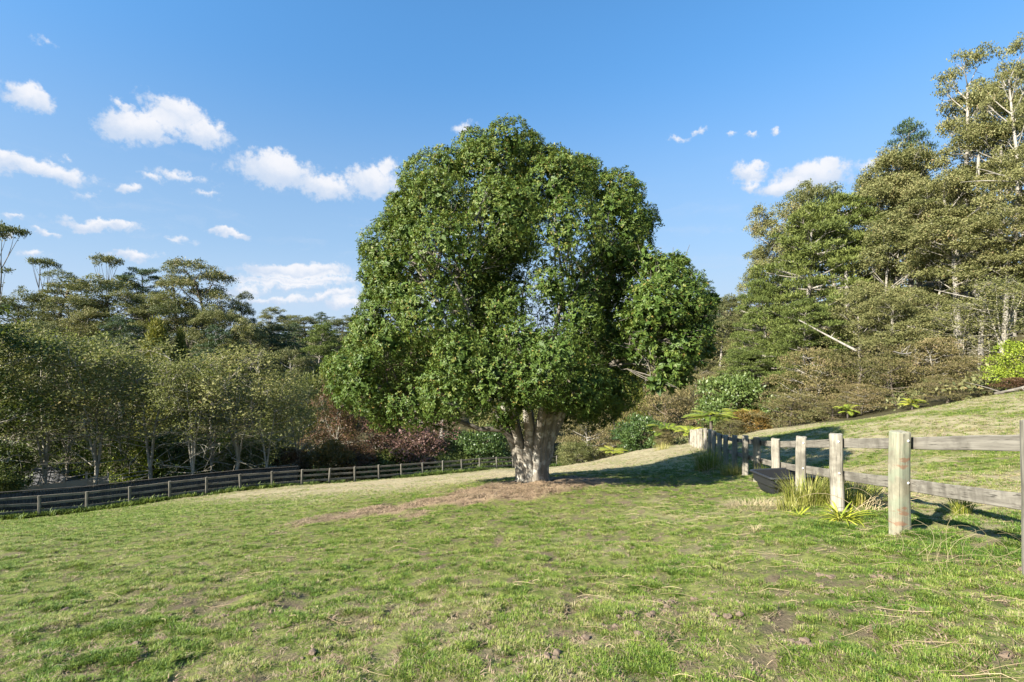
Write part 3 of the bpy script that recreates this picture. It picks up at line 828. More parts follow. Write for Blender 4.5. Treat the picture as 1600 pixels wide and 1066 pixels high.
# the low boughs that hang over the trunk, seen from the paddock
for (u, v, dy, rp) in ((648, 628, -2.0, 44), (705, 608, -3.2, 50), (752, 622, -3.0, 34), (775, 588, -3.6, 48), (838, 592, -3.8, 46), (905, 600, -3.3, 48), (955, 612, -1.8, 40), (868, 622, -2.6, 26), (812, 622, -2.9, 26),
                       (930, 630, .6, 40), (720, 560, -3.8, 40), (870, 555, -4.0, 44), (600, 622, -1.0, 40), (965, 575, -.8, 40), (880, 640, 1.6, 34), (690, 640, .8, 34), (792, 478, -2.6, 36), (818, 530, -3.2, 36), (858, 448, -2.8, 34), (905, 500, -3.0, 36), (770, 540, -2.8, 30), (790, 655, -1.2, 18)):
    y_ = TD + dy; pc.append(np.array([(u - CU) / F * y_, y_, (CV - v) / F * y_])); pR.append(rp / F * y_)
cand = 0
while len(pc) < 230 and cand < 60000:
    cand += 1
    v = r0.uniform(196, 666); th = r0.uniform(0, 2 * np.pi)
    l, rr = np.interp(v, prof_v, prof_l), np.interp(v, prof_v, prof_r)
    w = (rr - l) / 2; c = (rr + l) / 2
    if r0.uniform(0, 1) > w / 245: continue
    first = cand < 14000
    pr_ = r0.uniform(40, 66) if first else r0.uniform(20, 30)
    if not first and abs(math.cos(th)) < .75: continue
    if v < 192 + pr_ * .95 or v > 668 - pr_ * .5: continue
    lo = max(np.interp(q_, prof_v, prof_l) + g_ for q_, g_ in ((v, .95 * pr_), (v - .6 * pr_, .8 * pr_), (v - .9 * pr_, .4 * pr_), (v + .6 * pr_, .7 * pr_)))
    hi = min(np.interp(q_, prof_v, prof_r) - g_ for q_, g_ in ((v, .95 * pr_), (v - .6 * pr_, .8 * pr_), (v - .9 * pr_, .4 * pr_), (v + .6 * pr_, .7 * pr_)))
    if hi - lo < 4: continue
    c = (lo + hi) / 2; wi = (hi - lo) / 2
    # ragged depth: the crown is a little less deep than wide, front lower skirt sits further out
    yy_ = TD + wi * kpx * .92 * math.sin(th); kk_ = min(yy_, TD) / F
    P = np.array([(c - CU + wi * math.cos(th)) * kk_, yy_, (CV - v) * kk_])
    if 400 < v < 530 and abs((c + wi * math.cos(th)) - 715) < 26 and math.sin(th) < 0 and r0.uniform(0, 1) < .8: continue
    if 440 < v < 520 and abs((c + wi * math.cos(th)) - 835) < 22 and r0.uniform(0, 1) < .7: continue
    if v > 632 and 760 < c + wi * math.cos(th) < 905: continue
    if v + pr_ * .8 > 646 and 765 < c + wi * math.cos(th) < 900: continue
    if pc:
        dd = np.linalg.norm(np.array(pc) - P, axis=1)
        if (dd < (np.array(pR) + pr_ * kpx) * (.93 if first else .80)).any(): continue
    pc.append(P); pR.append(pr_ * kpx)
# interior filling and the side limb on the right
for _ in range(46):
    v = r0.uniform(250, 600); th = r0.uniform(0, 6.283); q = r0.uniform(0, .5)
    l, rr = np.interp(v, prof_v, prof_l), np.interp(v, prof_v, prof_r)
    pc.append(np.array([((rr + l) / 2 - CU + (rr - l) / 2 * q * math.cos(th)) * kpx, TD + (rr - l) / 2 * q * kpx * math.sin(th), (CV - v) * kpx])); pR.append(.7)
for (u, v, dy, rp) in ((985, 420, 1.6, 28), (990, 515, 1.6, 24), (966, 530, 2.2, 30), (975, 400, 2.0, 28), (1015, 468, -.2, 30), (1092, 485, -.2, 24), (1094, 512, .1, 22), (1080, 556, -.3, 22), (1012, 410, .6, 24), (1076, 450, .2, 26), (966, 546, .8, 15), (992, 552, .5, 13), (1002, 520, -.2, 24), (985, 500, .4, 24), (1018, 545, -.2, 18), (968, 455, 2.2, 26), (975, 485, 2.4, 26), (980, 530, 2.0, 26), (1108, 470, .6, 14), (1060, 410, .8, 16), (1100, 545, .6, 14), (1026, 600, -.6, 12), (985, 400, 1.2, 20), (1035, 438, -.2, 34), (1005, 455, .3, 28), (1062, 470, -.6, 36), (1030, 480, -1.0, 34), (1072, 500, .2, 34), (1045, 515, .6, 34), (1020, 505, .9, 28),
                       (1085, 525, -.4, 24), (1066, 535, -.9, 26), (1050, 565, -.4, 24), (1042, 590, -.2, 20), (1062, 585, .1, 18), (1000, 490, -.4, 22), (1048, 425, .6, 26), (1022, 420, .8, 22)):
    y_ = TD - 3.3 + dy * .8
    pc.append(np.array([(u - CU) / F * y_, y_, (CV - v) / F * y_])); pR.append(rp * (TD - 3.3) / F)
pc = np.array(pc); pR = np.array(pR)
# stems and limbs
b = Buf()
zb = tb[2]
STEMS = [(-.27, -.05, 780, 648, -.5), (-.20, -.19, 795, 640, -.9), (-.10, -.31, 822, 630, -1.0), (.05, -.34, 846, 630, -.9), (.17, -.28, 860, 628, -.7), (.24, -.14, 872, 634, -.4),
         (.28, .02, 885, 632, .2), (.30, .26, 862, 630, .8), (0, .36, 828, 630, 1.0), (-.28, .24, 800, 640, .7)]
stem_nodes = []
def tpart(name, buf, mat=B_grey):
    o = obj(name, buf.mesh(name, mat, True, False), troot); o.matrix_parent_inverse = Matrix.Translation(-tree_base)
    return o
for i, (ox, oy, u, v, dy) in enumerate(STEMS):
    p0 = tb + np.array([ox, oy, -.25]); p2 = W3(u, v, dy)
    up = W3(u + (u - 834) * 1.6 * r0.uniform(.8, 1.2), r0.uniform(430, 500), dy * 2.4)
    tt = np.linspace(0, 1, 9)[:, None]
    mid = np.array([p0[0] * .82 + p2[0] * .18, p0[1] * .82 + p2[1] * .18, p0[2] * .44 + p2[2] * .56])
    lower = (1 - tt) ** 2 * p0 + 2 * tt * (1 - tt) * mid + tt ** 2 * p2
    d2 = unit(p2 - mid)
    m2 = p2 + d2 * 1.1
    uu = np.linspace(0, 1, 8)[1:, None]
    upper = (1 - uu) ** 2 * p2 + 2 * uu * (1 - uu) * m2 + uu ** 2 * up
    pts = np.r_[lower, upper]
    pts[1:, :2] += r0.normal(0, .018, (len(pts) - 1, 2))
    rr0 = .160 * r0.uniform(.85, 1.15)
    rad = np.r_[np.linspace(rr0 * 1.25, rr0 * .86, 9) + .09 * np.exp(-np.linspace(0, 9, 9)), np.linspace(rr0 * .8, .045, 7)]
    fl = 1 + r0.normal(0, .06, (len(pts), 10))
    sb = Buf(); sb.tube(pts, rad, 10, 0, fl); tpart("stem", sb)
    stem_nodes.append(pts[7:])
nodes = np.concatenate(stem_nodes)
# root flare
for i in range(11):
    a = i / 11 * 6.283 + .2; q = r0.uniform(.45, .62)
    e = tb + np.array([math.cos(a) * q, math.sin(a) * q, 0]); e[2] = gz(e[0], e[1]) - .04
    rb_ = Buf(); rb_.tube(np.array([tb + np.array([math.cos(a) * .28, math.sin(a) * .28, .55]), tb + np.array([math.cos(a) * .42, math.sin(a) * .42, .16]), e]), [.10, .10, .03], 7); tpart('root', rb_)
# the heavy low limb to the left and the long limb to the right
def W4(u, v, dy):
    y = TD + dy
    return np.array([(u - CU) / F * y, y, (CV - v) / F * y])
lim = [np.array([W3(808, 690, -.4), W3(785, 664, -.8), W3(752, 662, -1.0), W3(700, 640, -1.1), W3(640, 612, -1.0), W3(575, 590, -.6)]),
       np.array([W3(872, 640, -.2), W4(910, 600, -1.2), W4(960, 566, -2.3), W4(985, 551, -2.8), W4(1012, 532, -3.1), W4(1045, 500, -3.4)]),
       np.array([W4(948, 572, -2.1), W4(985, 568, -2.6), W4(1020, 572, -3.1), W4(1045, 585, -3.4)])]
for L_, r_ in zip(lim, (.11, .095, .03)):
    lb_ = Buf(); lb_.tube(L_, np.linspace(r_, r_ * .3, len(L_)), 8); tpart('limb', lb_, B_limb)
nodes = np.r_[nodes, lim[0][2:], lim[1][2:]]
for P in pc:
    d = np.linalg.norm(nodes - P, axis=1) + np.maximum(0, nodes[:, 2] - P[2]) * 1.5
    q = nodes[np.argmin(d)]
    pts = bez(q, P, 6, .05, r0.normal(0, .22, 3))[:6]; pts[1:5] += r0.normal(0, .05, (4, 3))
    b.tube(pts, np.linspace(.035, .012, 6) * (.4 if P[0] / P[1] > .2 else 1), 5)
    for _ in range(3):
        e = P + unit(r0.normal(0, 1, 3)) * .55
        b.tube(bez(pts[2], e, 4, 0, r0.normal(0, .1, 3)), np.linspace(.014, .005, 4), 4)
tpart("branches", b, B_limb)["kind"] = 'stuff'
# leaves: whorls on twig ends
b = Buf()
Rp = []; Rd = []
cm = np.array([.68, TD, (CV - 430) * kpx])
for P, R_ in zip(pc, pR):
    outw = unit(P - cm)
    n_ = int(350 * (R_ / .72) ** 2 * (.68 if P[0] / P[1] > .235 else 1))
    d = unit(r0.normal(0, 1, (n_, 3)) + outw * .45 + np.array([0, 0, .2]))
    sh = R_ * (1 + .20 * np.sin(d[:, 0] * 5 + P[0] * 3) * np.sin(d[:, 2] * 6 + P[1]) * np.cos(d[:, 1] * 4 + P[2])) * r0.uniform(.86, 1.05, n_)
    Rp.append(P + d * sh[:, None] * np.array([1, 1, .92])); Rd.append(unit(d + np.array([0, 0, .35]) + r0.normal(0, .25, (n_, 3))))
Rp = np.concatenate(Rp); Rd = np.concatenate(Rd)
nl = 7
P = np.repeat(Rp, nl, 0); Ax = np.repeat(Rd, nl, 0)
rv = unit(r0.normal(0, 1, P.shape))
perp = unit(np.cross(Ax, rv))
tilt = r0.uniform(.85, 1.6, len(P))[:, None]
D = unit(Ax * np.cos(tilt) + perp * np.sin(tilt))
hang = sstep(.2, .8, P[:, 0] / P[:, 1] * TD - 3.9) * sstep(-1.0, .2, -P[:, 2] - .2)
D[:, 2] -= .9 * hang
Nn = unit(Ax * 1.0 + r0.normal(0, .26, P.shape) - D * .1)
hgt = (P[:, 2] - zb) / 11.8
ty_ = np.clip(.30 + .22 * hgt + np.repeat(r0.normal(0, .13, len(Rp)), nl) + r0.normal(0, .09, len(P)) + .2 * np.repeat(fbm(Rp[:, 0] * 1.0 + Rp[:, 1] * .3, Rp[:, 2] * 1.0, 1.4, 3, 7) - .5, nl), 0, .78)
ty_ = np.where(r0.uniform(0, 1, len(P)) < .025, .95, ty_)
Ll = r0.uniform(.065, .112, len(P)); Ll = Ll * (1 + .25 * hang)
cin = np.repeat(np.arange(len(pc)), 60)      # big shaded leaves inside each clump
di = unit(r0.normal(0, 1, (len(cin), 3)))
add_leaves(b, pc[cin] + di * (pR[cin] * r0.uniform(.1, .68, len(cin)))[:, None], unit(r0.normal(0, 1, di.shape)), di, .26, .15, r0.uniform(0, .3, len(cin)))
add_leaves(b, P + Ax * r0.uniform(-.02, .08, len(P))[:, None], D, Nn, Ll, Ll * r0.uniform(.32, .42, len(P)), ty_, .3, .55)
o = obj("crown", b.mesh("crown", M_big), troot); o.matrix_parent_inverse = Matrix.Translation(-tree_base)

# ------------------------------------------------------------------ tree kinds for the woods
class Puffs:
    """collects leaf clumps of one crown and turns them into leaves"""
    def __init__(s): s.c = []; s.r = []
    def add(s, c, rx, ry, rz): s.c.append(np.array(c, float)); s.r.append(np.array([rx, ry, rz], float))
    def leaves(s, buf, r, per_m2, ncl, csize, L, W, up=.4, droop=0., fold=.15, below=.25, tbase=.45, tvar=.13, lay=0.0, center=None):
        CP_, CD_ = [], []; CT = []
        for c, R_ in zip(s.c, s.r):
            area = 4 * np.pi * ((R_[0] * R_[1]) ** 1.6 / 3 + (R_[0] * R_[2]) ** 1.6 / 3 + (R_[1] * R_[2]) ** 1.6 / 3) ** (1 / 1.6)
            n_ = max(4, int(area * per_m2))
            d = unit(r.normal(0, 1, (n_, 3)) + np.array([0, 0, up]))
            low = (d[:, 2] < -.15) & (r.uniform(0, 1, n_) > below)
            d[low, 2] *= -1
            sh = r.uniform(.55, 1.08, n_) ** .7
            CP_.append(c + d * R_ * sh[:, None]); CD_.append(unit(d / R_))
            CT.append(np.full(n_, r.normal(0, .10)))
        CPp = np.concatenate(CP_); CDd = np.concatenate(CD_); CT = np.concatenate(CT) + r.normal(0, .10, len(CPp))
        P = np.repeat(CPp, ncl, 0) + r.normal(0, csize, (len(CPp) * ncl, 3)) * np.array([1, 1, .7 - .4 * lay])
        O = np.repeat(CDd, ncl, 0)
        D = unit(O * .6 + r.normal(0, .75, P.shape) * np.array([1, 1, 1 - .6 * lay]) + np.array([0, 0, -droop]))
        N = unit(O * .8 + np.array([0, 0, .5 + lay]) + r.normal(0, .55, P.shape))
        tt = np.clip(tbase + np.repeat(CT, ncl) + r.normal(0, tvar, len(P)), 0, 1)
        ll = L * r.uniform(.65, 1.3, len(P))
        add_leaves(buf, P, D, N, ll, ll * W / L, tt, fold)

def grow(buf, tw, r, trunk, tr, puffs, lr=.05, twigs=2, sides=6, start=.3, lowbias=1.2):
    """trunk tube and limbs reaching each clump"""
    buf.tube(trunk, tr, sides + 2)
    zt = trunk[:, 2]; z0, z1 = zt[0], zt[-1]
    dense = np.array([[np.interp(q, np.linspace(0, 1, len(trunk)), trunk[:, k]) for k in range(3)] for q in np.linspace(start, 1, 14)])
    for c, R_ in zip(puffs.c, puffs.r):
        d = np.linalg.norm(dense - c, axis=1) + np.maximum(0, dense[:, 2] - (c[2] - lowbias)) * 2
        i = int(np.argmin(d)); q = dense[i]
        ln = np.linalg.norm(c - q)
        pts = bez(q, c, 5, -.10 * ln, r.normal(0, .05 * ln, 3))
        rad = min(lr * (.5 + .12 * ln), float(np.interp(q[2], zt, tr if np.ndim(tr) else [tr] * len(zt))) * .8 if zt[-1] > zt[0] else lr)
        tw.tube(pts, np.linspace(rad, rad * .35, 5), 5)
        for _ in range(twigs):
            e = c + unit(r.normal(0, 1, 3)) * R_ * .85
            tw.tube(bez(pts[3], e, 3, 0, r.normal(0, .04 * ln, 3)), np.linspace(rad * .4, rad * .12, 3), 4)

KINDS = {}
def register(name, kind_name, variants):
    KINDS[name] = (kind_name, variants)

def trunk_curve(r, H, lean, wob, n=9):
    z = np.linspace(-.04, 1, n)
    x = lean[0] * np.abs(z) ** 1.3 + np.cumsum(r.normal(0, wob, n)) * .3; y = lean[1] * np.abs(z) ** 1.3 + np.cumsum(r.normal(0, wob, n)) * .3
    x -= x[0]; y -= y[0]
    return np.c_[x, y, z * H]

def gum(seed, H=20., R=5., lowest=.4, npf=20, mat=None, bark=None, lean=.8, tier=1.05, ls=.20, dens=4.0):
    r = np.random.default_rng(seed); pf = Puffs()
    tk = trunk_curve(r, H * .86, r.normal(0, lean, 2), .25)
    top = tk[-1]
    mains = Puffs()
    for i in range(npf):
        f = (i + .5) / npf
        th = i * 2.399 + r.normal(0, .7); z = H * (lowest + (1 - lowest - .05) * min(1, max(0, f ** .75 + r.normal(0, .07))))
        frac = min(1, max(0, (z / H - lowest) / (1 - lowest)))
        Rm = R * math.sqrt(max(.05, 1 - frac ** 2.6)) * (.75 + .25 * min(1, frac * 3))
        q = r.uniform(.35, 1.) * Rm
        cx0, cy0 = np.interp(z * .95, tk[:, 2], tk[:, 0]), np.interp(z * .95, tk[:, 2], tk[:, 1])
        s = r.uniform(.6, 1.4) * R * .27
        c_ = np.array([cx0 + q * math.cos(th), cy0 + q * math.sin(th), z - .3])
        mains.add(c_, s, s, s * tier)
        for k in range(7):
            a_ = k * 1.05 + r.uniform(0, 1); g_ = r.uniform(.5, 1.) * s; u_ = s * r.uniform(.38, .58)
            if k == 6: g_ = .1 * s
            pf.add(c_ + np.array([g_ * math.cos(a_), g_ * math.sin(a_), tier * (s * .75 - g_ * .65) + r.normal(0, .12 * s)]), u_, u_, u_ * (.35 + .55 * tier))
    tb_ = Buf(); tr = np.linspace(H * .019, H * .005, len(tk))
    tw = Buf(); grow(tb_, tw, r, tk, tr, mains, .085, 4, 6, .35, 1.6)
    lb = Buf(); pf.leaves(lb, r, dens, 8, .17, ls, ls * .55, .7, .15, .1, .2, .45, .14)
    return tb_.mesh("trunk", bark or B_pale, True, False), lb.mesh("crown", mat or M_gum), tw.mesh("branches", bark or B_pale, True, False)

def umbrella(seed, H=16., R=3.2, mat=None, fork=.55):
    """bare leaning stem that forks into a thin flat umbrella"""
    r = np.random.default_rng(seed); pf = Puffs(); tb_ = Buf(); tw = Buf()
    tk = trunk_curve(r, H * fork, (1.0, .2), .12)
    tb_.tube(tk, np.linspace(.2, .12, len(tk)), 7)
    forks = []
    for k in range(3):
        a_ = k * 2.1 + r.uniform(0, .8); e = tk[-1] + np.array([math.cos(a_) * R * .28, math.sin(a_) * R * .28, H * (1 - fork) * r.uniform(.35, .55)])
        pts = bez(tk[-1 - k], e, 7, .1, r.normal(0, .35, 3)); tw.tube(pts, np.linspace(.11, .06, 7), 6); forks.append(pts[-1])
    for i in range(12):
        th = i * 2.4; q = R * math.sqrt((i + .6) / 12); e = tk[-1] + np.array([q * math.cos(th), q * math.sin(th), H * (1 - fork) - .15 * q ** 1.6 + r.normal(0, .25)])
        z_ = R * r.uniform(.22, .36); pf.add(e, z_, z_, .38)
        f_ = forks[int(np.argmin([np.hypot(*(g_ - e)[:2]) for g_ in forks]))]
        tw.tube(bez(f_, e, 7, -.25, r.normal(0, .35, 3)), np.linspace(.055, .015, 7), 5)
    for i in range(5):
        e = tk[-1] + np.array([r.normal(0, R * .6), r.normal(0, R * .6), H * (1 - fork) * r.uniform(-.1, .6)])
        pf.add(e, R * .2, R * .2, .22); tw.tube(bez(tk[-3], e, 6, -.3, r.normal(0, .3, 3)), np.linspace(.06, .015, 6), 5)
    lb = Buf(); pf.leaves(lb, r, 6.5, 8, .2, .24, .12, .7, .2, .1, .1, .4, .14)
    return tb_.mesh("trunk", B_brown, True, False), lb.mesh("crown", mat or M_gumdark), tw.mesh("branches", B_brown, True, False)

def pine(seed, H=16., R=5.5, mat=None, lowest=.26, npf=120, flat=False):
    r = np.random.default_rng(seed); pf = Puffs()
    tk = trunk_curve(r, H * .95, r.normal(0, .6, 2), .2)
    for i in range(npf):
        f = (i + .5) / npf
        z = H * (lowest + (1 - lowest) * f); th = i * 2.399 + r.normal(0, .25)
        prof = (1 - f) ** .42 * min(1, .55 + f * 2) if not flat else (1 if f > .4 else .4) * math.sqrt(max(.08, 1 - ((f - .45) / .6) ** 2))
        q = R * prof * r.uniform(.35, 1.08); z += r.normal(0, .35); s = R * .135 * r.uniform(.7, 1.3)
        cx0, cy0 = np.interp(z, tk[:, 2], tk[:, 0]), np.interp(z, tk[:, 2], tk[:, 1])
        pf.add((cx0 + q * math.cos(th), cy0 + q * math.sin(th), z - .05 * q), s * 1.15, s * 1.15, s * .42)
    tb_ = Buf(); tw = Buf(); grow(tb_, tw, r, tk, np.linspace(H * .021, H * .004, len(tk)), pf, .07, 2, 6, .2, .4)
    lb = Buf(); pf.leaves(lb, r, 7.5, 9, .15, .28, .075, .5, -.45, .1, .25, .5, .16)
    return tb_.mesh("trunk", B_pale if not flat else B_brown, True, False), lb.mesh("crown", mat or M_pine), tw.mesh("branches", B_pale if not flat else B_brown, True, False)

def alder(seed, H=11., R=3.0, mat=None, dens=3.0, stems=4, lowest=.42, ls=.15):
    r = np.random.default_rng(seed); pf = Puffs(); tb_ = Buf(); tw = Buf()
    for i in range(44):
        f = (i + .5) / 44; z = H * (lowest + (1 - lowest) * .97 * f); th = i * 2.399 + r.normal(0, .4)
        g = (z / H - lowest) / (1 - lowest)
        q = R * math.sqrt(max(.03, 1 - (2 * g ** .9 - .95) ** 2 * .95)) * math.sqrt(r.uniform(.12, 1)); s = R * .27 * r.uniform(.6, 1.3) * (.62 + .38 * min(1, g * 2.2))
        z += r.normal(0, .25); q *= r.uniform(.8, 1.15)
        pf.add((q * math.cos(th), q * math.sin(th), z), s, s, s * .85)
    base = trunk_curve(r, H * .2, r.normal(0, .15, 2), .05, 5)
    tb_.tube(base, np.linspace(.11, .09, 5), 8)
    mains = []
    for k in range(stems):
        a = k / stems * 6.283 + r.uniform(0, 1); tip = np.array([math.cos(a) * R * .45, math.sin(a) * R * .45, H * r.uniform(.78, .95)])
        pts = bez(base[-1 if k else -2], tip, 9, 0, np.array([-math.cos(a) * .2, -math.sin(a) * .2, H * .08]))
        pts[2:] += r.normal(0, .06, (7, 3)); tw.tube(pts, np.linspace(.075, .015, 9), 6); mains.append(pts)
    mains = np.concatenate(mains)
    for c, R_ in zip(pf.c, pf.r):
        d = np.linalg.norm(mains - c, axis=1) + np.maximum(0, mains[:, 2] - c[2] + .4) * 2
        q = mains[int(np.argmin(d))]; pts = bez(q, c, 5, -.1, r.normal(0, .12, 3)); tw.tube(pts, np.linspace(.035, .012, 5), 5)
        for _ in range(5):
            tw.tube(bez(pts[r.integers(2, 5)], c + unit(r.normal(0, 1, 3)) * R_ * 1.05, 4, 0, r.normal(0, .1, 3)), np.linspace(.013, .004, 4), 4)
    for _ in range(10):     # bare lower branches
        a = r.uniform(0, 6.283); z = H * r.uniform(.16, .45); e = np.array([math.cos(a) * R * .7, math.sin(a) * R * .7, z + r.uniform(-.3, 1.4)])
        pts = bez((0, 0, z), e, 6, .2, r.normal(0, .2, 3)); tw.tube(pts, np.linspace(.03, .008, 6), 5)
        for _ in range(5):
            tw.tube(bez(pts[r.integers(2, 6)], e + r.normal(0, .5, 3), 3, .1), np.linspace(.011, .004, 3), 4)
    lb = Buf(); pf.leaves(lb, r, dens, 8, .24, ls, ls * .62, .35, .1, .1, .45, .45, .16)
    return tb_.mesh("trunk", B_alder, True, False), lb.mesh("crown", mat or M_alder), tw.mesh("branches", B_alder, True, False)

def shrub(seed, H=4., R=2.4, mat=None, npf=26, flat=.5, dens=11, ls=.13, lw=.4, bark=None, csize=.13, lay=.4, low=.12):
    """leafy almost to the ground"""
    r = np.random.default_rng(seed); pf = Puffs()
    tk = trunk_curve(r, H * .7, r.normal(0, .3, 2), .12, 6)
    for i in range(npf):
        f = (i + .5) / npf; z = H * (low + (1 - low) * .93 * f); th = i * 2.399 + r.normal(0, .4)
        g = (z / H - low) / (1 - low)
        q = R * math.sqrt(max(.05, 1 - g ** 2.2)) * r.uniform(.45, 1.) * (.8 + .2 * min(1, g * 4)); s = R * .33 * r.uniform(.75, 1.25)
        pf.add((q * math.cos(th), q * math.sin(th), z), s, s, s * flat)
    tb_ = Buf(); tw = Buf(); grow(tb_, tw, r, tk, np.linspace(.10, .03, 6), pf, .05, 2, 5, .1, .5)
    lb = Buf(); pf.leaves(lb, r, dens, 8, csize, ls, ls * lw, .5, 0., .15, .3, .45, .15, lay)
    return tb_.mesh("trunk", bark or B_brown, True, False), lb.mesh("crown", mat or M_manuka), tw.mesh("branches", bark or B_brown, True, False)

def golden(seed, H=8., R=2.2):
    r = np.random.default_rng(seed); pf = Puffs(); tk = trunk_curve(r, H * .8, (0, 0), .05, 6)
    for i in range(44):
        f = (i + .5) / 44; z = H * (.08 + .86 * f); th = i * 2.399; q = R * (1 - f) ** .6 * r.uniform(.5, 1)
        pf.add((q * math.cos(th), q * math.sin(th), z), .42, .42, .85)
    tb_ = Buf(); tw = Buf(); grow(tb_, tw, r, tk, np.linspace(.14, .03, 6), pf, .04, 1, 5, .1, .8)
    lb = Buf(); pf.leaves(lb, r, 10, 8, .16, .26, .06, .5, -.8, .1, .5, .5, .18)
    return tb_.mesh("trunk", B_brown, True, False), lb.mesh("crown", M_gold), tw.mesh("branches", B_brown, True, False)

def fern(seed, H=2.2, L=2.0, mat=None, nf=18):
    """tree fern: short fibrous trunk, arching feathered fronds"""
    r = np.random.default_rng(seed); tb_ = Buf(); tw = Buf(); lb = Buf()
    tb_.tube(np.array([(0, 0, -.2), (.03, 0, H * .5), (.05, .03, H)]), [.14, .11, .12], 8)
    for i in range(nf):
        th = i * 2.399 + r.normal(0, .15); el0 = r.uniform(.25, 1.15); l = L * r.uniform(.8, 1.15)
        tt = np.linspace(0, 1, 12); ang = el0 - tt * (el0 + .55) * .95
        hx = np.cumsum(np.cos(ang)) / 12 * l; hz = np.cumsum(np.sin(ang)) / 12 * l
        d = np.array([math.cos(th), math.sin(th), 0]); sd = np.array([-d[1], d[0], 0])
        pts = np.array([.05, .03, H]) + d[None] * hx[:, None] + np.array([0, 0, 1])[None] * hz[:, None]
        tw.tube(pts, np.linspace(.018, .004, 12), 4)
        T = unit(np.gradient(pts, axis=0)); ti = np.clip(r.normal(.5, .2), 0, 1)
        for q in np.linspace(1.2, 11, 24):
            k = int(q); P0 = pts[k] + (pts[min(k + 1, 11)] - pts[k]) * (q - k); w = l * .24 * math.sin(min(1, q / 11 * .92 + .12) * math.pi) ** .7
            for sg in (-1, 1):
                add_leaves(lb, P0[None], (sd * sg + T[k] * .35 + np.array([0, 0, -.25]))[None], np.cross(sd, T[k])[None] * -1 + 1e-3, np.array([w]), np.array([.085]), np.clip(ti + r.normal(0, .12), 0, 1), .1, .4)
    return tb_.mesh("trunk", B_dark, True, False), lb.mesh("fronds", mat or M_fern), tw.mesh("frond_ribs", B_dark, True, False)

register('gum', "gum_tree", [gum(1, lowest=.5), gum(2, R=4.6, npf=17, lowest=.55), gum(3, R=5.4, npf=24, lowest=.42)])
register('gumtall', "gum_tree", [gum(4, 22, 4.4, .58, 17, None, None, 1.6, .8), gum(5, 22, 3.8, .55, 16, None, None, 1.8, .85)])
register('gumdark', "forest_tree", [gum(6, 18, 4.6, .42, 20, M_gumdark, B_brown, 1.2, .8), gum(7, 18, 5.2, .38, 24, M_gumdark, B_pale, 1.2, .95), gum(8, 18, 4.4, .5, 15, M_gumdark, B_brown, 1.5, .7)])
register('dome', "forest_tree", [gum(9, 15, 5.2, .15, 26, M_gum, B_pale, .5, 1.1, .21, 3.4), gum(10, 15, 5.0, .12, 26, M_gumdark, B_brown, .5, 1.1, .21, 3.4)])
register('umbrella', "umbrella_tree", [umbrella(11), umbrella(12, 16, 2.6)])
register('pine', "pine_tree", [pine(13), pine(14, 16, 5., M_pine, .25, 100)])
register('pinedark', "pine_tree", [pine(15, 16, 4.2, M_pinedark, .2, 80), pine(16, 16, 4.6, M_pinedark, .4, 70, True)])
register('alder', "alder_tree", [alder(17), alder(18, stems=4, dens=3.6), alder(19, stems=2, dens=3.0)])
register('alderdark', "broadleaf_tree", [alder(40, 11, 2.8, M_alderdark, 3.4, 3, .3, .16), alder(20, 11, 3.2, M_alderdark, 5.2, 3, .1, .17)])
register('manuka', "tea_tree", [shrub(21, lw=.35, lay=.7, flat=.38), shrub(22, 4, 2.6, None, 28, .34, 11, .13, .35, B_pale, .13, .7), shrub(23, 4, 2.3, None, 22, .45, 10, .12, .35, None, .13, .5)])
register('bush', "leafy_bush", [shrub(24, 3, 2.2, M_bush, 26, .75, 9, .17, .55, None, .13, 0), shrub(25, 3, 2.4, M_bush, 24, .7, 9, .19, .5, None, .14, 0)])
register('darkbush', "leafy_bush", [shrub(26, 3, 2.2, M_alderdark, 24, .75, 9, .17, .55, None, .13, 0)])
register('olivebush', "leafy_bush", [shrub(27, 3, 2.2, M_alder, 26, .7, 9, .14, .5, B_pale, .14, 0), shrub(28, 3, 2.4, M_gold, 24, .7, 9, .14, .5, B_pale, .14, 0)])
register('lime', "lime_shrub", [shrub(29, 3, 2.0, M_lime, 26, .55, 10, .14, .5, None, .12, .2)])
register('russet', "russet_tree", [alder(30, 9, 3.2, M_russet, 5.2, 3, .12, .17), alder(31, 9, 3.0, M_pink, 4.0, 4, .15, .17)])
register('amber', "autumn_bush", [shrub(32, 3, 2.2, M_orange, 24, .7, 8, .17, .6, None, .15, 0), shrub(33, 3, 2.2, M_pink, 22, .7, 7, .17, .5, B_pale, .16, 0), shrub(34, 3, 2.2, M_russet, 24, .7, 8, .17, .55, None, .15, 0)])
register('golden', "golden_conifer", [golden(35)])
register('fern', "tree_fern", [fern(36), fern(37, 1.4, 2.1)])
register('ferndark', "tree_fern", [fern(38, 2.4, 2.0, M_ferndark)])
def extent(vs_):
    co = np.empty(len(vs_[1].vertices) * 3, np.float32); vs_[1].vertices.foreach_get("co", co); co = co.reshape(-1, 3)
    return float(np.percentile(co[:, 2], 99.7)), float(np.percentile(np.abs(co[:, 0]), 98)) * 2
EXT = {k: [extent(v) for v in vv] for k, (_, vv) in KINDS.items()}

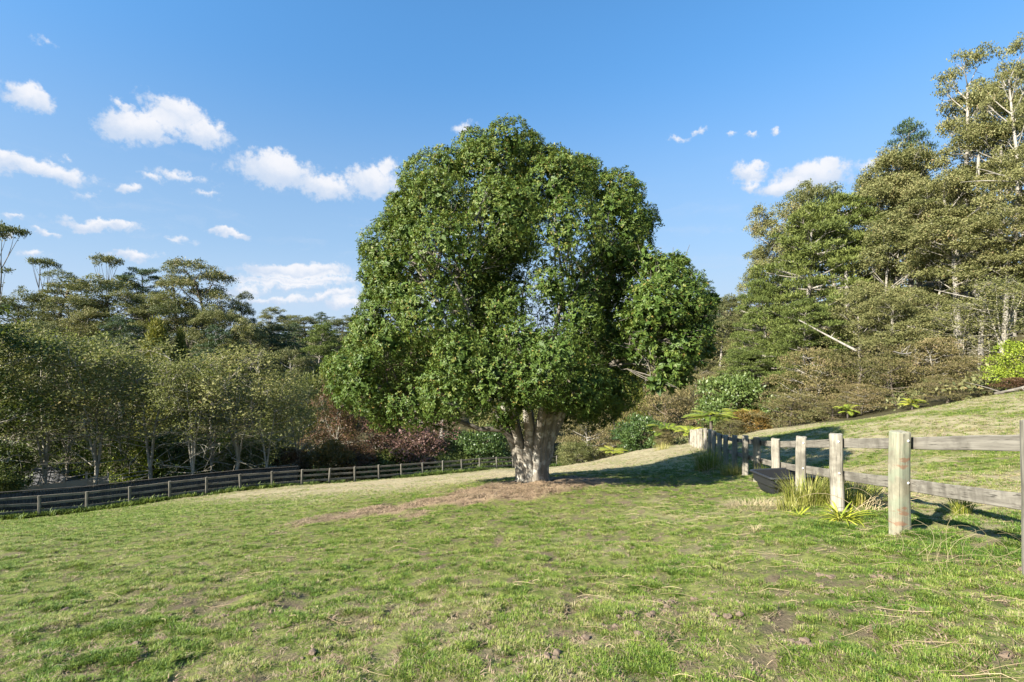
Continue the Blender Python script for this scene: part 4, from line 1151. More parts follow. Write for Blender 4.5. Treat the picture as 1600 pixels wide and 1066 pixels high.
def plant(kind, u, vtop, wpx, d, label, cat, group=None, var=0, sink=0.0, zmin=None):
    """place one plant: bearing u, depth d, crown top seen at vtop, crown width wpx (photo px)"""
    nm, vv = KINDS[kind]; var %= len(vv)
    X = (u - CU) / F * d; z0 = gz(X, d) - sink
    top = (CV - vtop) / F * d
    eh, ew = EXT[kind][var]
    sz = max(.15, (top - z0) / eh); sx = wpx / F * d / ew
    root = thing(nm, label, cat, (X, d, z0), float(np.random.default_rng(zlib.crc32(label.encode())).uniform(0, 6.283)), group)
    root.scale = (sx, sx, sz)
    for me in vv[var]:
        o = obj(me.name.split('.')[0], me, root)
        if o.name.split('.')[0] in ('branches', 'frond_ribs'): o["kind"] = 'stuff'
    return root
# ------------------------------------------------------------------ woods and shrubs
T = "tree"
# grey-green row behind the bottom fence
ROW = "grey-green trees in a row behind the bottom fence"
for a in [
    ('alderdark', -55, 470, 190, 33, "dark leafy tree at the left end of the row behind the bottom fence", T, ROW, 1),
    ('alder', 68, 515, 170, 37, "grey-green tree with dark trunk just in front of the grey shed roof", T, ROW, 0),
    ('alder', 146, 520, 165, 37.5, "twiggy grey-green tree with twin pale trunks just past the shed roof", T, ROW, 1),
    ('alder', 237, 532, 165, 39, "grey-green tree whose pale trunk forks low, below the golden conifer", T, ROW, 2),
    ('alder', 299, 560, 120, 38, "slim dark-crowned tree on a straight pale trunk, midway along the row", T, ROW, 0),
    ('alder', 362, 540, 160, 41, "wide grey-green tree near the far end of the row, pale trunk over the fence", T, ROW, 1),
    ('alder', 415, 580, 110, 42, "smaller grey-green tree with drooping dark side at the far end of the row", T, ROW, 2),
    ('alder', 462, 600, 80, 46, "thin olive tree between the grey-green row and the russet trees", T, ROW, 1),
    ('alderdark', 20, 560, 130, 40, "dark green tree filling the gap behind the shed roof", T, None, 1),
    ('alderdark', 106, 545, 110, 41, "dark slim tree filling the gap between shed tree and twin pale trunks", T, ROW, 0),
    ('alder', 192, 548, 110, 42, "hazy olive tree set back between twin pale trunks and the forked one", T, ROW, 2),
    ('alderdark', 328, 562, 110, 43, "dark leafy tree set back beside the straight pale trunk", T, ROW, 0),
    ('alder', 20, 505, 150, 41, "tall grey-green tree rising behind the shed at the left edge", T, ROW, 1),
    # autumn colours
    ('russet', 522, 600, 95, 55, "russet-brown tree beside the left edge of the big evergreen's crown", T, "autumn trees beyond the bottom fence", 0),
    ('russet', 640, 545, 150, 62, "dusky pink tree seen through the lower left of the big evergreen", T, "autumn trees beyond the bottom fence", 1),
    ('russet', 590, 640, 100, 58, "red-brown tree below the big evergreen's lowest left limb", T, "autumn trees beyond the bottom fence", 0),
    ('amber', 505, 690, 80, 49, "amber and green bush right behind the bottom fence below the russet tree", "bush", None, 0),
    ('amber', 455, 700, 60, 46, "small brown bush behind the end of the paling fence", "bush", None, 2),
    ('amber', 655, 668, 110, 57, "pinkish leafless-looking bush behind the bottom fence left of the trunk", "bush", None, 1),
    ('amber', 560, 700, 80, 53, "rusty bush behind the bottom fence between amber and dark bushes", "bush", None, 2),
    ('darkbush', 610, 700, 90, 56, "dark green bush behind the bottom fence under the red-brown tree", "bush", None, 0),
    ('darkbush', 690, 700, 80, 57, "dark green bush behind the bottom fence right of the pink bush", "bush", None, 0),
    ('bush', 760, 668, 90, 60, "green bush close to the left of the big tree's trunk, beyond the fence", "bush", None, 0),
    ('bush', 715, 672, 60, 63, "light green bush behind the dark one, left of the big trunk", "bush", None, 1),
    # bright hedge behind the palings
    ('lime', 115, 682, 74, 43, "yellow-green shrub beside the beige wall and shed roof", "shrub", "yellow-green shrubs above the paling fence", 0),
    ('lime', 205, 676, 94, 43, "yellow-green shrub over the palings right of the twin pale trunks", "shrub", "yellow-green shrubs above the paling fence", 0),
    ('bush', 275, 672, 104, 45, "green shrub over the palings between the forked and the straight trunk", "shrub", None, 0),
    ('lime', 335, 676, 94, 46, "yellow-green shrub over the palings right of the straight pale trunk", "shrub", "yellow-green shrubs above the paling fence", 0),
    ('olivebush', 400, 682, 104, 46, "olive shrub at the far end of the palings", "shrub", None, 0),
    ('bush', 8, 690, 60, 36.5, "glossy green bush rising in front of the grey shed roof", "bush", None, 0),
    ('darkbush', -5, 735, 60, 31, "dark bush spilling over the left end of the palings", "bush", None, 0),
    # middle distance left of the big tree
    ('olivebush', 475, 585, 120, 66, "broad olive bush behind the thin olive tree", "bush", None, 0),
    ('olivebush', 520, 575, 80, 75, "yellowish bush just left of the big evergreen's crown", "bush", None, 1),
    ('pine', 497, 505, 75, 92, "pale pine with bare trunk left of the big evergreen", T, None, 1),
    ('pinedark', 445, 520, 60, 100, "dark pine below the skyline between the hill and the pale pine", T, None, 0),
    ('gumdark', 455, 545, 70, 84, "bushy olive tree with dark stem in front of the dark pine", T, None, 1),
    ('golden', 245, 498, 62, 64, "golden-green plume-shaped conifer standing above the grey-green row", "conifer", None, 0),
    ('golden', 282, 515, 34, 66, "smaller golden-green conifer touching the right of the larger one", "conifer", None, 0),
    # skyline of the left hill
    ('umbrella', 8, 348, 90, 84, "tall bare-stemmed umbrella tree rising alone on the left edge", T, None, 0),
    ('umbrella', 76, 404, 60, 100, "thin umbrella tree with small tuft over the left hill", T, None, 1),
    ('gumdark', 75, 424, 110, 98, "spreading dark tree just right of the tall umbrella tree", T, None, 2),
    ('umbrella', 165, 399, 60, 98, "flat-topped umbrella tree above the rounded dome tree", T, None, 1),
    ('dome', 172, 430, 150, 94, "broad rounded olive dome tree on the left hill", T, None, 0),
    ('pinedark', 228, 418, 62, 100, "dark flat-topped pine between dome tree and twin flat-topped trees", T, None, 1),
    ('gumdark', 288, 415, 75, 98, "left of the two tall flat-topped trees at the hill's right end", T, None, 2),
    ('gumdark', 348, 413, 105, 97, "right of the two tall flat-topped trees, with long arching crown", T, None, 0),
    ('gumdark', 392, 455, 60, 100, "small sparse tree stepping down from the hill's right end", T, None, 2),
    ('dome', 20, 455, 100, 92, "dark rounded tree under the tall umbrella tree", T, None, 1),
    ('gumdark', 105, 462, 90, 90, "dark leafy tree on the hill below the spreading dark tree", T, None, 1),
    ('dome', 125, 480, 90, 86, "olive tree low on the left hill, left of the dome tree", T, None, 0),
    ('gum', 235, 455, 90, 92, "brownish tree with pale stems under the flat-topped pine", T, None, 1),
    ('dome', 300, 470, 100, 90, "dark tree low on the hill under the twin flat-topped trees", T, None, 1),
    ('gum', 345, 480, 90, 88, "olive tree with bare pale branches at the hill's lower right", T, None, 2),
    ('pinedark', 330, 510, 80, 80, "dark spreading pine behind the wide grey-green tree", T, None, 0),
    ('pinedark', 190, 495, 90, 80, "dark spreading pine left of the golden conifers", T, None, 0),
    ('gumdark', 55, 500, 100, 76, "dark tree behind the grey-green tree near the shed", T, None, 1),
    ('dome', 395, 500, 80, 86, "round olive tree at the hill's foot above the small grey-green tree", T, None, 0),
    ('dome', 420, 480, 50, 150, "hazy far tree just right of the left hill", T, None, 0),
    ('dome', 450, 492, 50, 190, "far rounded tree on the distant ridge", T, None, 0),
    ('dome', 478, 494, 60, 150, "far rounded tree at the middle of the distant ridge", T, None, 1),
    ('pinedark', 505, 488, 36, 160, "far dark pine rising highest on the distant ridge", T, None, 0),
    ('dome', 532, 494, 60, 150, "far tree on the distant ridge against the big evergreen's crown", T, None, 1),
    ('pinedark', 462, 505, 40, 120, "dark pine just below the middle of the distant ridge", T, None, 0),
    ('dome', 520, 520, 80, 110, "dense dark tree below the distant ridge, right of the pale pine", T, None, 1),
    ('dome', 420, 505, 70, 105, "dense dark tree where the left hill meets the distant ridge", T, None, 1),
    ('dome', 560, 500, 60, 180, "far olive tree half hidden by the big evergreen's left edge", T, None, 1),
    ('dome', 430, 510, 50, 170, "far dark tree under the ridge's left end", T, None, 1),
    ('dome', 640, 505, 90, 190, "far tree behind the big evergreen, left of its trunk", T, None, 0),
    ('dome', 720, 508, 90, 190, "far tree behind the big evergreen, above its trunk", T, None, 1),
    ('gum', 800, 520, 110, 130, "olive hill tree behind the middle of the big evergreen", T, None, 0),
    ('gum', 880, 525, 110, 110, "brownish hill tree behind the right half of the big evergreen", T, None, 1),
    ('olivebush', 800, 600, 120, 80, "olive shrub behind the foot of the big evergreen", "bush", None, 0),
    ('gumdark', 690, 560, 110, 90, "dark tree behind the lower left of the big evergreen", T, None, 1),
    # to the right of the big tree
    ('pinedark', 1079, 414, 26, 112, "narrow dark pine poking up beside the big evergreen's right lobe", T, None, 0),
    ('pinedark', 1106, 436, 52, 108, "dark pine right of the narrow one on the gap in the skyline", T, None, 0),
    ('dome', 1140, 462, 60, 104, "dark rounded tree in the skyline dip between lone tree and forest", T, None, 1),
    ('gum', 1010, 490, 110, 100, "olive tree seen through the gap below the big evergreen's right lobe", T, None, 0),
    ('gum', 1125, 500, 80, 92, "brownish tree on the slope below the skyline dip", T, None, 2),
    ('dome', 1090, 530, 80, 84, "grey-olive rounded tree behind the hanging right branch", T, None, 0),
    ('dome', 1158, 520, 80, 80, "round dusty olive tree at the foot of the green pine's left side", T, None, 0),
    ('olivebush', 985, 560, 80, 76, "yellow-olive shrub framed by the big evergreen's right limb", "bush", None, 1),
    ('manuka', 960, 600, 90, 64, "brown-olive tea tree right of the big trunk, half in shade", "shrub", None, 2),
    ('manuka', 922, 640, 100, 57, "pale brown tea tree close to the right of the big trunk", "shrub", None, 1),
    ('olivebush', 900, 690, 60, 54, "low pale olive bush at the foot of the pale brown tea tree", "bush", None, 0),
    ('manuka', 1040, 600, 100, 66, "brownish tea tree behind the green bush under the right lobe", "shrub", None, 0),
    ('manuka', 1085, 585, 90, 68, "reddish-brown tea tree right of the hanging branch", "shrub", None, 2),
    ('bush', 1002, 650, 78, 52, "rounded fresh green bush at the end of the big tree's shadow", "bush", None, 1),
    ('fern', 1040, 662, 64, 50, "yellow-green fern between the fresh green bush and the fence end", "fern", None, 1),
    ('manuka', 1035, 668, 40, 49, "grey-brown twiggy shrub in front of the yellow-green fern", "shrub", None, 0),
    ('fern', 958, 700, 44, 51, "low lime fern at the field edge left of the fresh green bush", "fern", None, 1),
    ('ferndark', 975, 675, 60, 56, "dark fern in shade left of the fresh green bush", "fern", None, 0),
    ('fern', 1112, 640, 84, 50, "large yellow-green tree fern above the far end of the fence", "fern", None, 0),
    ('fern', 1152, 636, 60, 53, "yellow tree fern just right of the largest one", "fern", None, 0),
    ('fern', 1078, 668, 50, 48, "small fern just left of the fence's far end", "fern", None, 1),
    ('amber', 1172, 640, 55, 50, "golden brown bracken bush right of the yellow tree ferns", "bush", None, 0),
    ('bush', 1150, 585, 110, 60, "bright green bush on the slope above the yellow tree ferns", "bush", None, 1),
    ('pine', 1195, 545, 110, 62, "green feathery pine sapling low on the slope, left of the tea trees", T, None, 0),
    ('manuka', 1140, 655, 60, 47, "dark brown twiggy shrub behind the fence's shaded posts", "shrub", None, 2),
    # tea trees along the edge of the right-hand field
    ('manuka', 1235, 612, 120, 47, "low grey-olive tea tree at the left end of the field edge", "shrub", "tea trees along the field edge", 0),
    ('manuka', 1272, 545, 135, 50, "tall olive tea tree under the green pine's leaning log", "shrub", "tea trees along the field edge", 1),
    ('manuka', 1345, 540, 130, 46, "brown-topped tea tree below the pine's trunk", "shrub", "tea trees along the field edge", 2),
    ('manuka', 1345, 600, 90, 42, "short tea tree with thin pale stems over the field edge", "shrub", "tea trees along the field edge", 1),
    ('manuka', 1400, 558, 110, 43, "olive tea tree right of the brown-topped one", "shrub", "tea trees along the field edge", 0),
    ('manuka', 1462, 528, 130, 42, "broad layered tea tree midway along the field edge", "shrub", "tea trees along the field edge", 1),
    ('manuka', 1480, 590, 90, 35, "pinkish-brown low tea tree with visible pale trunk", "shrub", "tea trees along the field edge", 2),
    ('manuka', 1532, 555, 110, 37, "tea tree left of the lime-green shrub", "shrub", "tea trees along the field edge", 0),
    ('manuka', 1300, 625, 80, 43, "small dark tea tree between the grey-olive and short ones", "shrub", "tea trees along the field edge", 2),
    ('fern', 1325, 632, 36, 41, "bright fern at the foot of the short tea tree", "fern", None, 1),
    ('fern', 1425, 622, 36, 36.5, "lime fern in a dark gap between the tea trees", "fern", None, 1),
    ('amber', 1600, 590, 70, 29, "straggly brown bush under the lime-green shrub", "bush", None, 2),
    ('lime', 1602, 530, 84, 30, "bright lime-green shrub on the right edge of the photo", "shrub", None, 0),
    # right-hand forest
    ('gum', 1195, 375, 80, 84, "olive gum tree at the left shoulder of the right-hand forest", T, None, 0),
    ('gum', 1222, 318, 90, 80, "rounded gum crown stepping up behind the green pine", T, None, 1),
    ('gum', 1315, 276, 130, 78, "gum crown showing above the top of the green pine", T, None, 2),
    ('gum', 1375, 268, 90, 76, "gum crown between the green pine and the dark pine tip", T, None, 0),
    ('pine', 1262, 312, 180, 62, "large bright green pine leading the forest's left flank", T, None, 0),
    ('pine', 1318, 300, 150, 66, "second green pine with thick pale trunk right of the large one", T, None, 1),
    ('pine', 1205, 440, 100, 66, "low green pine at the forest's left foot", T, None, 0),
    ('pinedark', 1424, 190, 90, 74, "dark pine tip jutting from the gums on the skyline", T, None, 0),
    ('gum', 1400, 250, 120, 68, "broad gum crown below the dark pine tip", T, None, 1),
    ('gum', 1462, 205, 150, 64, "big gum crown left of the tallest gum", T, None, 2),
    ('gumtall', 1505, 72, 165, 60, "tallest gum tree with swept flat top against the sky", T, None, 0),
    ('gum', 1548, 128, 140, 66, "broad gum crown just behind and right of the tallest gum", T, None, 0),
    ('gumtall', 1606, 42, 80, 52, "tall gum cut by the photo's upper right corner", T, None, 1),
    ('gum', 1562, 175, 130, 56, "gum tree with pale trunk right of the tallest gum", T, None, 0),
    ('gum', 1605, 230, 120, 50, "gum tree with pale trunks on the right edge", T, None, 1),
    ('gum', 1510, 250, 150, 54, "gum crown in front of the tallest gum's trunk", T, None, 2),
    ('gum', 1440, 320, 150, 58, "wide olive gum crown midway up the forest", T, None, 0),
    ('dome', 1380, 350, 130, 58, "brown-olive rounded tree right of the green pines", T, None, 0),
    ('gum', 1500, 345, 140, 50, "layered gum crown with pale stems below the tallest gum", T, None, 1),
    ('gum', 1570, 330, 130, 48, "umbrella-shaped gum crown near the right edge", T, None, 2),
    ('gum', 1445, 410, 120, 52, "pale olive gum crown above the layered tea tree", T, None, 2),
    ('dome', 1340, 440, 120, 54, "brownish tree in front of the pine's trunk", T, None, 0),
    ('gum', 1390, 455, 110, 50, "small gum with white stems low in the forest", T, None, 0),
    ('pine', 1255, 470, 110, 56, "green pine boughs low at the forest foot beside the log", T, None, 1),
    ('alder', 1565, 432, 120, 40, "grey-green broadleaf tree above the lime-green shrub", T, None, 0),
    ('alder', 1500, 470, 100, 43, "grey-green tree with white trunk above the broad tea tree", T, None, 2),
    ('gumdark', 1430, 480, 100, 48, "dark understorey tree in the middle of the right-hand forest", T, None, 1),
    ('gumdark', 1300, 470, 110, 58, "dark understorey tree behind the leaning log", T, None, 0),
    ('gumdark', 1540, 300, 120, 62, "dark tree between the pale trunks near the right edge", T, None, 2),
    ('dome', 1480, 290, 130, 70, "shaded tree deep in the forest behind the gums", T, None, 1),
    ('dome', 1640, 300, 140, 48, "shaded tree beyond the right edge of the photo", T, None, 0),
]:
    kind, u, vt, w, d, label, cat, grp, var = a
    plant(kind, u, vt, w, d, label, cat, grp, var, sink=.9 if kind == 'fern' and d < 42 else 0)

# dense ground cover below the trees (nobody could count it)
def cover(name, pts, mat, label, ls):
    r = np.random.default_rng(91); b = Buf(); pf = Puffs()
    for (x, y) in pts:
        s = r.uniform(.7, 1.4); pf.add((x, y, gz(x, y) + .35 * s), s, s, .8 * s)
    pf.leaves(b, r, 1.15, 7, .25, ls, ls * .5, .6, 0, .1, .1, .35, .2)
    tag(obj(name, b.mesh(name, mat)), label, kind='stuff')
r = np.random.default_rng(77)
pts = []
for _ in range(520):
    y = r.uniform(33, 80); x = r.uniform(-1.15, .12) * y
    if left_s(x, y) < -4 and not (-47 < x < -33 and 36 < y < 44): pts.append((x, y))
cover("undergrowth", pts, M_alderdark, "dark undergrowth below the trees in the valley", .30)
pts = []
for _ in range(700):
    y = r.uniform(24, 76); x = r.uniform(.1, 1.25) * y
    if wood_mask(np.array([x]), np.array([y]))[0] > .9 and wood_mask(np.array([x - 2.5]), np.array([y - 4.5]))[0] > .9 and (y > 50 or x > 24): pts.append((x, y))
cover("undergrowth", pts, M_gumdark, "olive undergrowth below the forest on the right-hand slope", .30)

# far hillsides: one unbroken mass of bush
r = np.random.default_rng(78)
b = Buf(); pf = Puffs()
while len(pf.c) < 330:
    y = r.uniform(15, 175); x = r.uniform(-1.7, 2.2) * y
    if (x > 46 and 36 < y < 80 and x > 1.2 * y) or (y > 82 and x > .05 * y) or (y > 112):
        q = r.uniform(2.2, 4.2); pf.add((x, y, gz(x, y) + .5 * q), q, q, q * .9)
pf.leaves(b, r, .42, 6, .6, .62, .34, .6, 0, .1, .1, .4, .2)
tag(obj("far_forest", b.mesh("far_forest", M_gumdark)), "dense olive bush covering the far hillsides", kind='stuff')

# ------------------------------------------------------------------ fallen and leaning logs
def log(label, p0, p1, r0_, r1_, mat=B_pale, cat="log", stubs=3, seed=0):
    q = np.random.default_rng(seed); b = Buf()
    pts = bez((0, 0, 0), np.array(p1) - np.array(p0), 8, q.uniform(-.1, .2), q.normal(0, .12, 3))
    b.tube(pts, np.linspace(r0_, r1_, 8), 8)
    for _ in range(stubs):
        i = q.integers(2, 7); b.tube(bez(pts[i], pts[i] + q.normal(0, .5, 3) + np.array([0, 0, .3]), 4, .1), np.linspace(r1_ * .6, .01, 4), 5)
    o = obj("fallen_log", b.mesh("fallen_log", mat, True, False), None, p0)
    return tag(o, label, cat)
def at(u, v, d): return ((u - CU) / F * d, d, (CV - v) / F * d)
log("pale dead trunk leaning across the foot of the green pine", at(1338, 548, 50), at(1248, 500, 53), .13, .05, B_pale, seed=1)
log("pale fallen branch lying in the dark middle of the tea trees", at(1396, 549, 41), at(1424, 551, 41.5), .07, .05, seed=2)
lx, ly = at(1556, 0, 26.6)[:2]; lx2, ly2 = at(1606, 0, 25.4)[:2]
log("grey log lying along the top of the field at the right edge", (lx, ly, gz(lx, ly) + .12), (lx2, ly2, gz(lx2, ly2) + .25), .09, .07, B_limb, seed=3)
for (u, v0, v1, d, du, rr, lb) in ((1334, 545, 418, 60, -12, .42, "thick pale trunk standing bare below the green pines"), (1582, 470, 285, 49, 8, .30, "tall pale trunk near the right edge, running up through the gums"),
                                    (1523, 400, 245, 57, 6, .32, "pale trunk of the gum below the tallest crown"), (1535, 548, 470, 42, 4, .26, "short white trunk above the broad tea tree"),
                                    (1470, 420, 345, 55, -14, .2, "slanting pale trunk between the middle gum crowns")):
    b = Buf(); q = np.random.default_rng(int(u))
    P0, P1 = np.array(at(u, v0, d)), np.array(at(u + du, v1, d))
    P0[2] = min(P0[2], gz(P0[0], P0[1])) - .3
    pts = bez(P0 - P0, P1 - P0, 9, 0, q.normal(0, .25, 3)); b.tube(pts, np.linspace(rr, rr * .45, 9), 8)
    for _ in range(7):
        i = q.integers(4, 9); e = pts[i] + np.array([q.normal(0, 1.6), q.normal(0, 1.2), q.uniform(.3, 1.8)])
        b.tube(bez(pts[i], e, 6, .2, q.normal(0, .2, 3)), np.linspace(rr * .28, .02, 6), 5)
    o = obj("bare_trunk", b.mesh("bare_trunk", B_pale, True, False), None, P0)
    tag(o, lb, "tree trunk")

# ------------------------------------------------------------------ shed and wall at the lower left
hx, hy = (58 - CU) / F * 41.0, 41.0
zr, ze = (CV - 731) / F * 41, (CV - 756) / F * 41
zg = gz(hx, hy)
root = thing("garden_shed", "low beige shed with grey hipped roof behind the paling fence", "shed", (hx, hy, zg), .62)
W_, D_, e = 2.6, 2.1, ze - zg
def quadmesh(name, V, Fc, mat):
    me = bpy.data.meshes.new(name); me.from_pydata(V, [], Fc); me.materials.append(mat); return me
def boxm(name, c, s, mat):
    x, y, z = c; a, b_, h = s[0] / 2, s[1] / 2, s[2] / 2
    V = [(x + sx * a, y + sy * b_, z + sz * h) for sz in (-1, 1) for sx, sy in ((-1, -1), (1, -1), (1, 1), (-1, 1))]
    return quadmesh(name, V, [[0, 3, 2, 1], [4, 5, 6, 7], [0, 1, 5, 4], [1, 2, 6, 5], [2, 3, 7, 6], [3, 0, 4, 7]], mat)
obj("wall", boxm("wall", (0, 0, e / 2 - .3), (W_ * 2, D_ * 2, e + .55), M_wall), root)
h_ = zr - zg
rv_ = [(-W_ - .3, -D_ - .3, e), (W_ + .3, -D_ - .3, e), (W_ + .3, D_ + .3, e), (-W_ - .3, D_ + .3, e), (-W_ * .35, 0, h_), (W_ * .35, 0, h_)]
rv_ += [(x, y, z - .09) for x, y, z in rv_[:4]]
rf = obj("roof", quadmesh("roof", rv_, [[0, 1, 5, 4], [1, 2, 5], [2, 3, 4, 5], [3, 0, 4], [0, 6, 7, 1], [1, 7, 8, 2], [2, 8, 9, 3], [3, 9, 6, 0], [6, 9, 8, 7]], M_roof), root)
for x in np.arange(-2.7, 2.8, .6):
    kx = max(0, 1 - max(0, abs(x) - W_ * .35) / (W_ * .65 + .3))
    for sg in (-1, 1):
        V = []
        for y_, z_ in ((sg * (D_ + .3), e), (sg * (D_ + .3) * (1 - kx), e + (h_ - e) * kx)):
            V += [(x - .025, y_, z_ + .004), (x + .025, y_, z_ + .004), (x + .025, y_, z_ + .04), (x - .025, y_, z_ + .04)]
        obj("roof_seam", quadmesh("roof_seam", V, [[0, 1, 5, 4], [1, 2, 6, 5], [2, 3, 7, 6], [3, 0, 4, 7]], M_roof), rf)
wn = obj("window", boxm("window", (.8, -D_ - .03, e * .62), (1.0, .06, .8), M_white), root)
obj("pane", boxm("pane", (.8, -D_ - .065, e * .62), (.86, .02, .66), M_glass), wn)
wx, wy = (100 - CU) / F * 37.2, 37.2
zt = (CV - 752) / F * 37.2
root = thing("garden_wall", "beige boarded wall with square posts between the shed and the palings", "wall", (wx, wy, gz(wx, wy)), lang)
hh = zt - gz(wx, wy)
for i in range(4):
    obj("wall_panel", boxm("wall_panel", (-1.95 + 1.3 * i, 0, hh / 2 - .1), (1.16, .07, hh - .1 + .2), M_wall), root)
for i in range(5):
    obj("post", boxm("post", (-2.6 + 1.3 * i, 0, hh / 2 + (.12 if i != 3 else .22)), (.13, .13, hh + .25 + (0 if i != 3 else .3)), M_wall), root)

# ------------------------------------------------------------------ sedges, strap-leaved plant and weeds by the fence
def sedge(name, label, x, y, n, R, L, lean, seed, mat=None, W=.012, cat="sedge clump", tb=.5):
    r = np.random.default_rng(seed); b = Buf()
    root = thing(name, label, cat, (x, y, gz(x, y)))
    for i in range(n):
        a = r.uniform(0, 6.283); q = R * math.sqrt(r.uniform(0, 1)) * .7; p0 = np.array([q * math.cos(a), q * math.sin(a), -.04])
        p0[2] += gz(x + p0[0], y + p0[1]) - gz(x, y)
        a2 = a + r.normal(0, .5); l = L * r.uniform(.5, 1.15); k = lean * r.uniform(.2, 1.3)
        d = np.array([math.cos(a2), math.sin(a2), 0]); sd = np.array([-d[1], d[0], 0])
        tt = np.linspace(0, 1, 5); pts = p0 + d * (l * k * tt ** 1.7)[:, None] + np.array([0, 0, 1]) * (l * (tt - .42 * k * tt ** 2.4))[:, None]
        w = W * r.uniform(.7, 1.3) * np.array([.8, 1, .9, .6, .08])
        V = np.concatenate([pts - sd * w[:, None] / 2, pts + sd * w[:, None] / 2])
        b.add(V, [[j, j + 5, j + 6, j + 1] for j in range(4)], np.clip(tb + r.normal(0, .25), 0, 1))
    obj("blades", b.mesh("blades", mat or M_reed), root)
    return root
G = "sedge clumps along the right-hand fence"
sedge("sedge_clump", "big yellow-green sedge clump in front of the trough's right end", 5.62, 9.2, 520, .55, .66, .55, 1)
sedge("sedge_clump", "sedge clump leaning right from the foot of the third post", 6.05, 8.7, 340, .5, .6, .7, 2, tb=.42)
sedge("sedge_clump", "low sedge clump between the trough and the big clump", 5.15, 8.9, 140, .35, .34, .8, 3, tb=.55)
sedge("sedge_clump", "tall dark green sedge clump hiding the shaded posts", 7.95, 19.6, 380, .75, 1.15, .5, 4, tb=.12)
sedge("sedge_clump", "bright yellow sedge clump at the shadow's edge behind the trough", 7.75, 17.1, 220, .5, .62, .6, 5, tb=.75)
sedge("sedge_clump", "thin dark sedge tuft past the fence, right of the rusty post", 6.5, 7.0, 90, .16, .42, .5, 6, tb=.2)
sedge("sedge_clump", "weedy sedge beyond the rails between third and fourth posts", 7.4, 11.2, 160, .5, .55, .6, 7, tb=.6)
sedge("sedge_clump", "green grass clump behind the fence left of the trough", 7.7, 14.5, 200, .6, .75, .6, 8, tb=.4)
sedge("sedge_clump", "pale grassy clump under the tree ferns at the fence's far end", 12.6, 40.5, 200, 1.0, .8, .6, 9, tb=.8)
sedge("sedge_clump", "small dry tuft on the turf in front of the strap-leaved plant", 3.62, 7.2, 60, .12, .16, .8, 10, M_dry, .006, tb=.7)
sedge("dry_grass_patch", "flattened straw-coloured grass patch beside the low sedge clump", 4.85, 9.65, 520, .75, .24, 1.5, 11, M_dry, .007, "grass patch", tb=.7)
# strap-leaved plant: every leaf its own part, mesh shared
def strap_leaf(name, L, W, arch):
    n = 7; V = []; s = np.linspace(0, 1, n)
    for q in s:
        w = W * (0.55 + .9 * q) * (1 - q ** 3) * .5 + .001
        x = L * q; z = L * (.55 * q - arch * q * q)
        V += [(x, -w, z + w * .45), (x, 0, z), (x, w, z + w * .45)]
    Fc = []
    for i in range(n - 1):
        a = i * 3; Fc += [[a, a + 3, a + 4, a + 1], [a + 1, a + 4, a + 5, a + 2]]
    me = build_mesh(name, V, Fc, M_strap, rng.uniform(.3, .9) * np.ones(len(Fc)), True); return me
sl = [strap_leaf("leaf", .42, .028, .35), strap_leaf("leaf", .44, .024, .62), strap_leaf("leaf", .35, .028, .15), strap_leaf("leaf", .4, .024, .75)]
for (x, y, n, s, lb) in ((5.02, 7.35, 70, 1.0, "yellow-green strap-leaved plant at the foot of the third fence post"), (4.72, 7.95, 26, .75, "small strap-leaved plant left of the larger yellow-green one")):
    root = thing("strap_leaved_plant", lb, "plant", (x, y, gz(x, y)))
    for i in range(n):
        o = obj("leaf", sl[int(rng.integers(0, 4))], root, (rng.normal(0, .03), rng.normal(0, .03), 0))
        o.rotation_euler = (rng.normal(0, .12), -rng.uniform(-.35, .75) * (.4 + .6 * (i / n)), i * 2.399); o.scale = (s * rng.uniform(.75, 1.1),) * 3
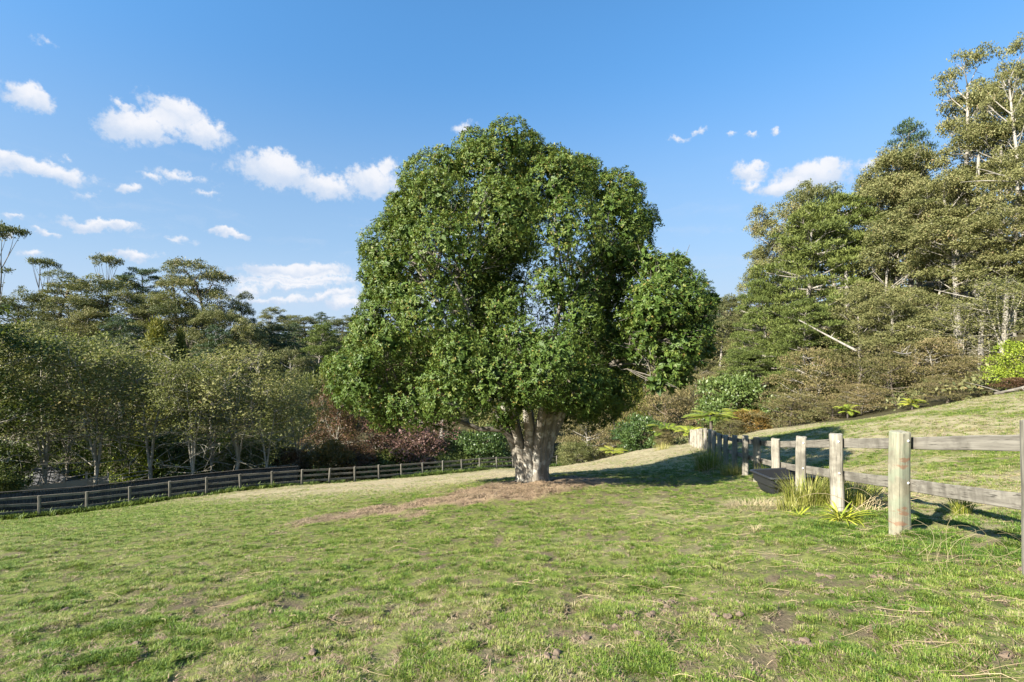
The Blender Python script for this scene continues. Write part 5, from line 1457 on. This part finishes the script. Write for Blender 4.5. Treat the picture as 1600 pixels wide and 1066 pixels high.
# dry curling stems by the nearest post
root = thing("dry_weed", "tangle of dry curling stems beside the nearest fence post at the right edge", "weed", (4.3, 4.85, gz(4.3, 4.85)))
b = Buf(); r = np.random.default_rng(8)
for i in range(18):
    p = np.array([r.normal(0, .16), r.normal(0, .25), 0.]); a = r.uniform(0, 6.28); pts = [p.copy()]; el_ = r.uniform(.8, 1.4); da = r.normal(0, .25)
    p[2] = gz(4.3 + p[0], 4.85 + p[1]) - gz(4.3, 4.85) - .02; pts = [p.copy()]
    st = r.uniform(.05, .11)
    for k in range(12):
        p = p + st * np.array([math.cos(a) * math.cos(el_), math.sin(a) * math.cos(el_), math.sin(el_)]); a += da; el_ -= r.uniform(.02, .3); pts.append(p.copy())
    b.tube(np.array(pts), np.linspace(.0019, .0008, 13), 4, r.uniform(0, 1))
obj("stems", b.mesh("stems", M_dry), root)
for (x, y, lb, sd) in ((5.9, 7.9, "dry dead stalks leaning over the lower rail between second and third posts", 3), (7.2, 18.0, "dry looping stalks in front of the half-shaded post", 4)):
    root = thing("dry_stalks", lb, "weed", (x, y, gz(x, y))); b = Buf(); r = np.random.default_rng(sd)
    for i in range(16):
        e = np.array([r.normal(.1, .45), r.normal(-.3, .35), r.uniform(.05, .75)])
        b.tube(bez((r.normal(0, .1), r.normal(0, .1), -.03), e, 8, .35), np.linspace(.006, .002, 8), 4, r.uniform(0, 1))
    obj("stems", b.mesh("stems", M_dry), root)
# weeds along the foot of the bottom fence
r = np.random.default_rng(15)
P_ = []
for i in range(1500):
    q = r.uniform(0, len(lp) - 1.001); A_ = lp[int(q)].lerp(lp[int(q) + 1], q - int(q)); o_ = abs(r.normal(0, .35)) - .25
    P_.append((A_.x - back.normalized().x * o_, A_.y - back.normalized().y * o_))
P_ = np.array(P_); dn = sstep(.38, .6, fbm(P_[:, 0], P_[:, 1], 3, 3, 51)); kk = r.uniform(0, 1, len(P_)) < .25 + .75 * dn; P_ = P_[kk]; dn = dn[kk]
M_weed = blade_mat("weed_blade", [(.05, .085, .018), (.10, .15, .028), (.18, .22, .05)])
scatter("fence_weeds", np.c_[P_, ground(P_[:, 0], P_[:, 1])], (.28 + .75 * dn ** 1.5) * r.uniform(.5, 1.3, len(P_)), np.clip(r.normal(.5, .22, len(P_)), 0, 1), r.integers(0, 2, len(P_)),
        [tuft_mesh("weed_tuft", M_weed, 26, .22, .42, .035, .7, 41), tuft_mesh("weed_tuft", M_weed, 22, .25, .30, .05, .9, 42)], "green weeds growing along the foot of the bottom fence")
print("TRIS", sum(len(m.polygons) * 2 for m in bpy.data.meshes))
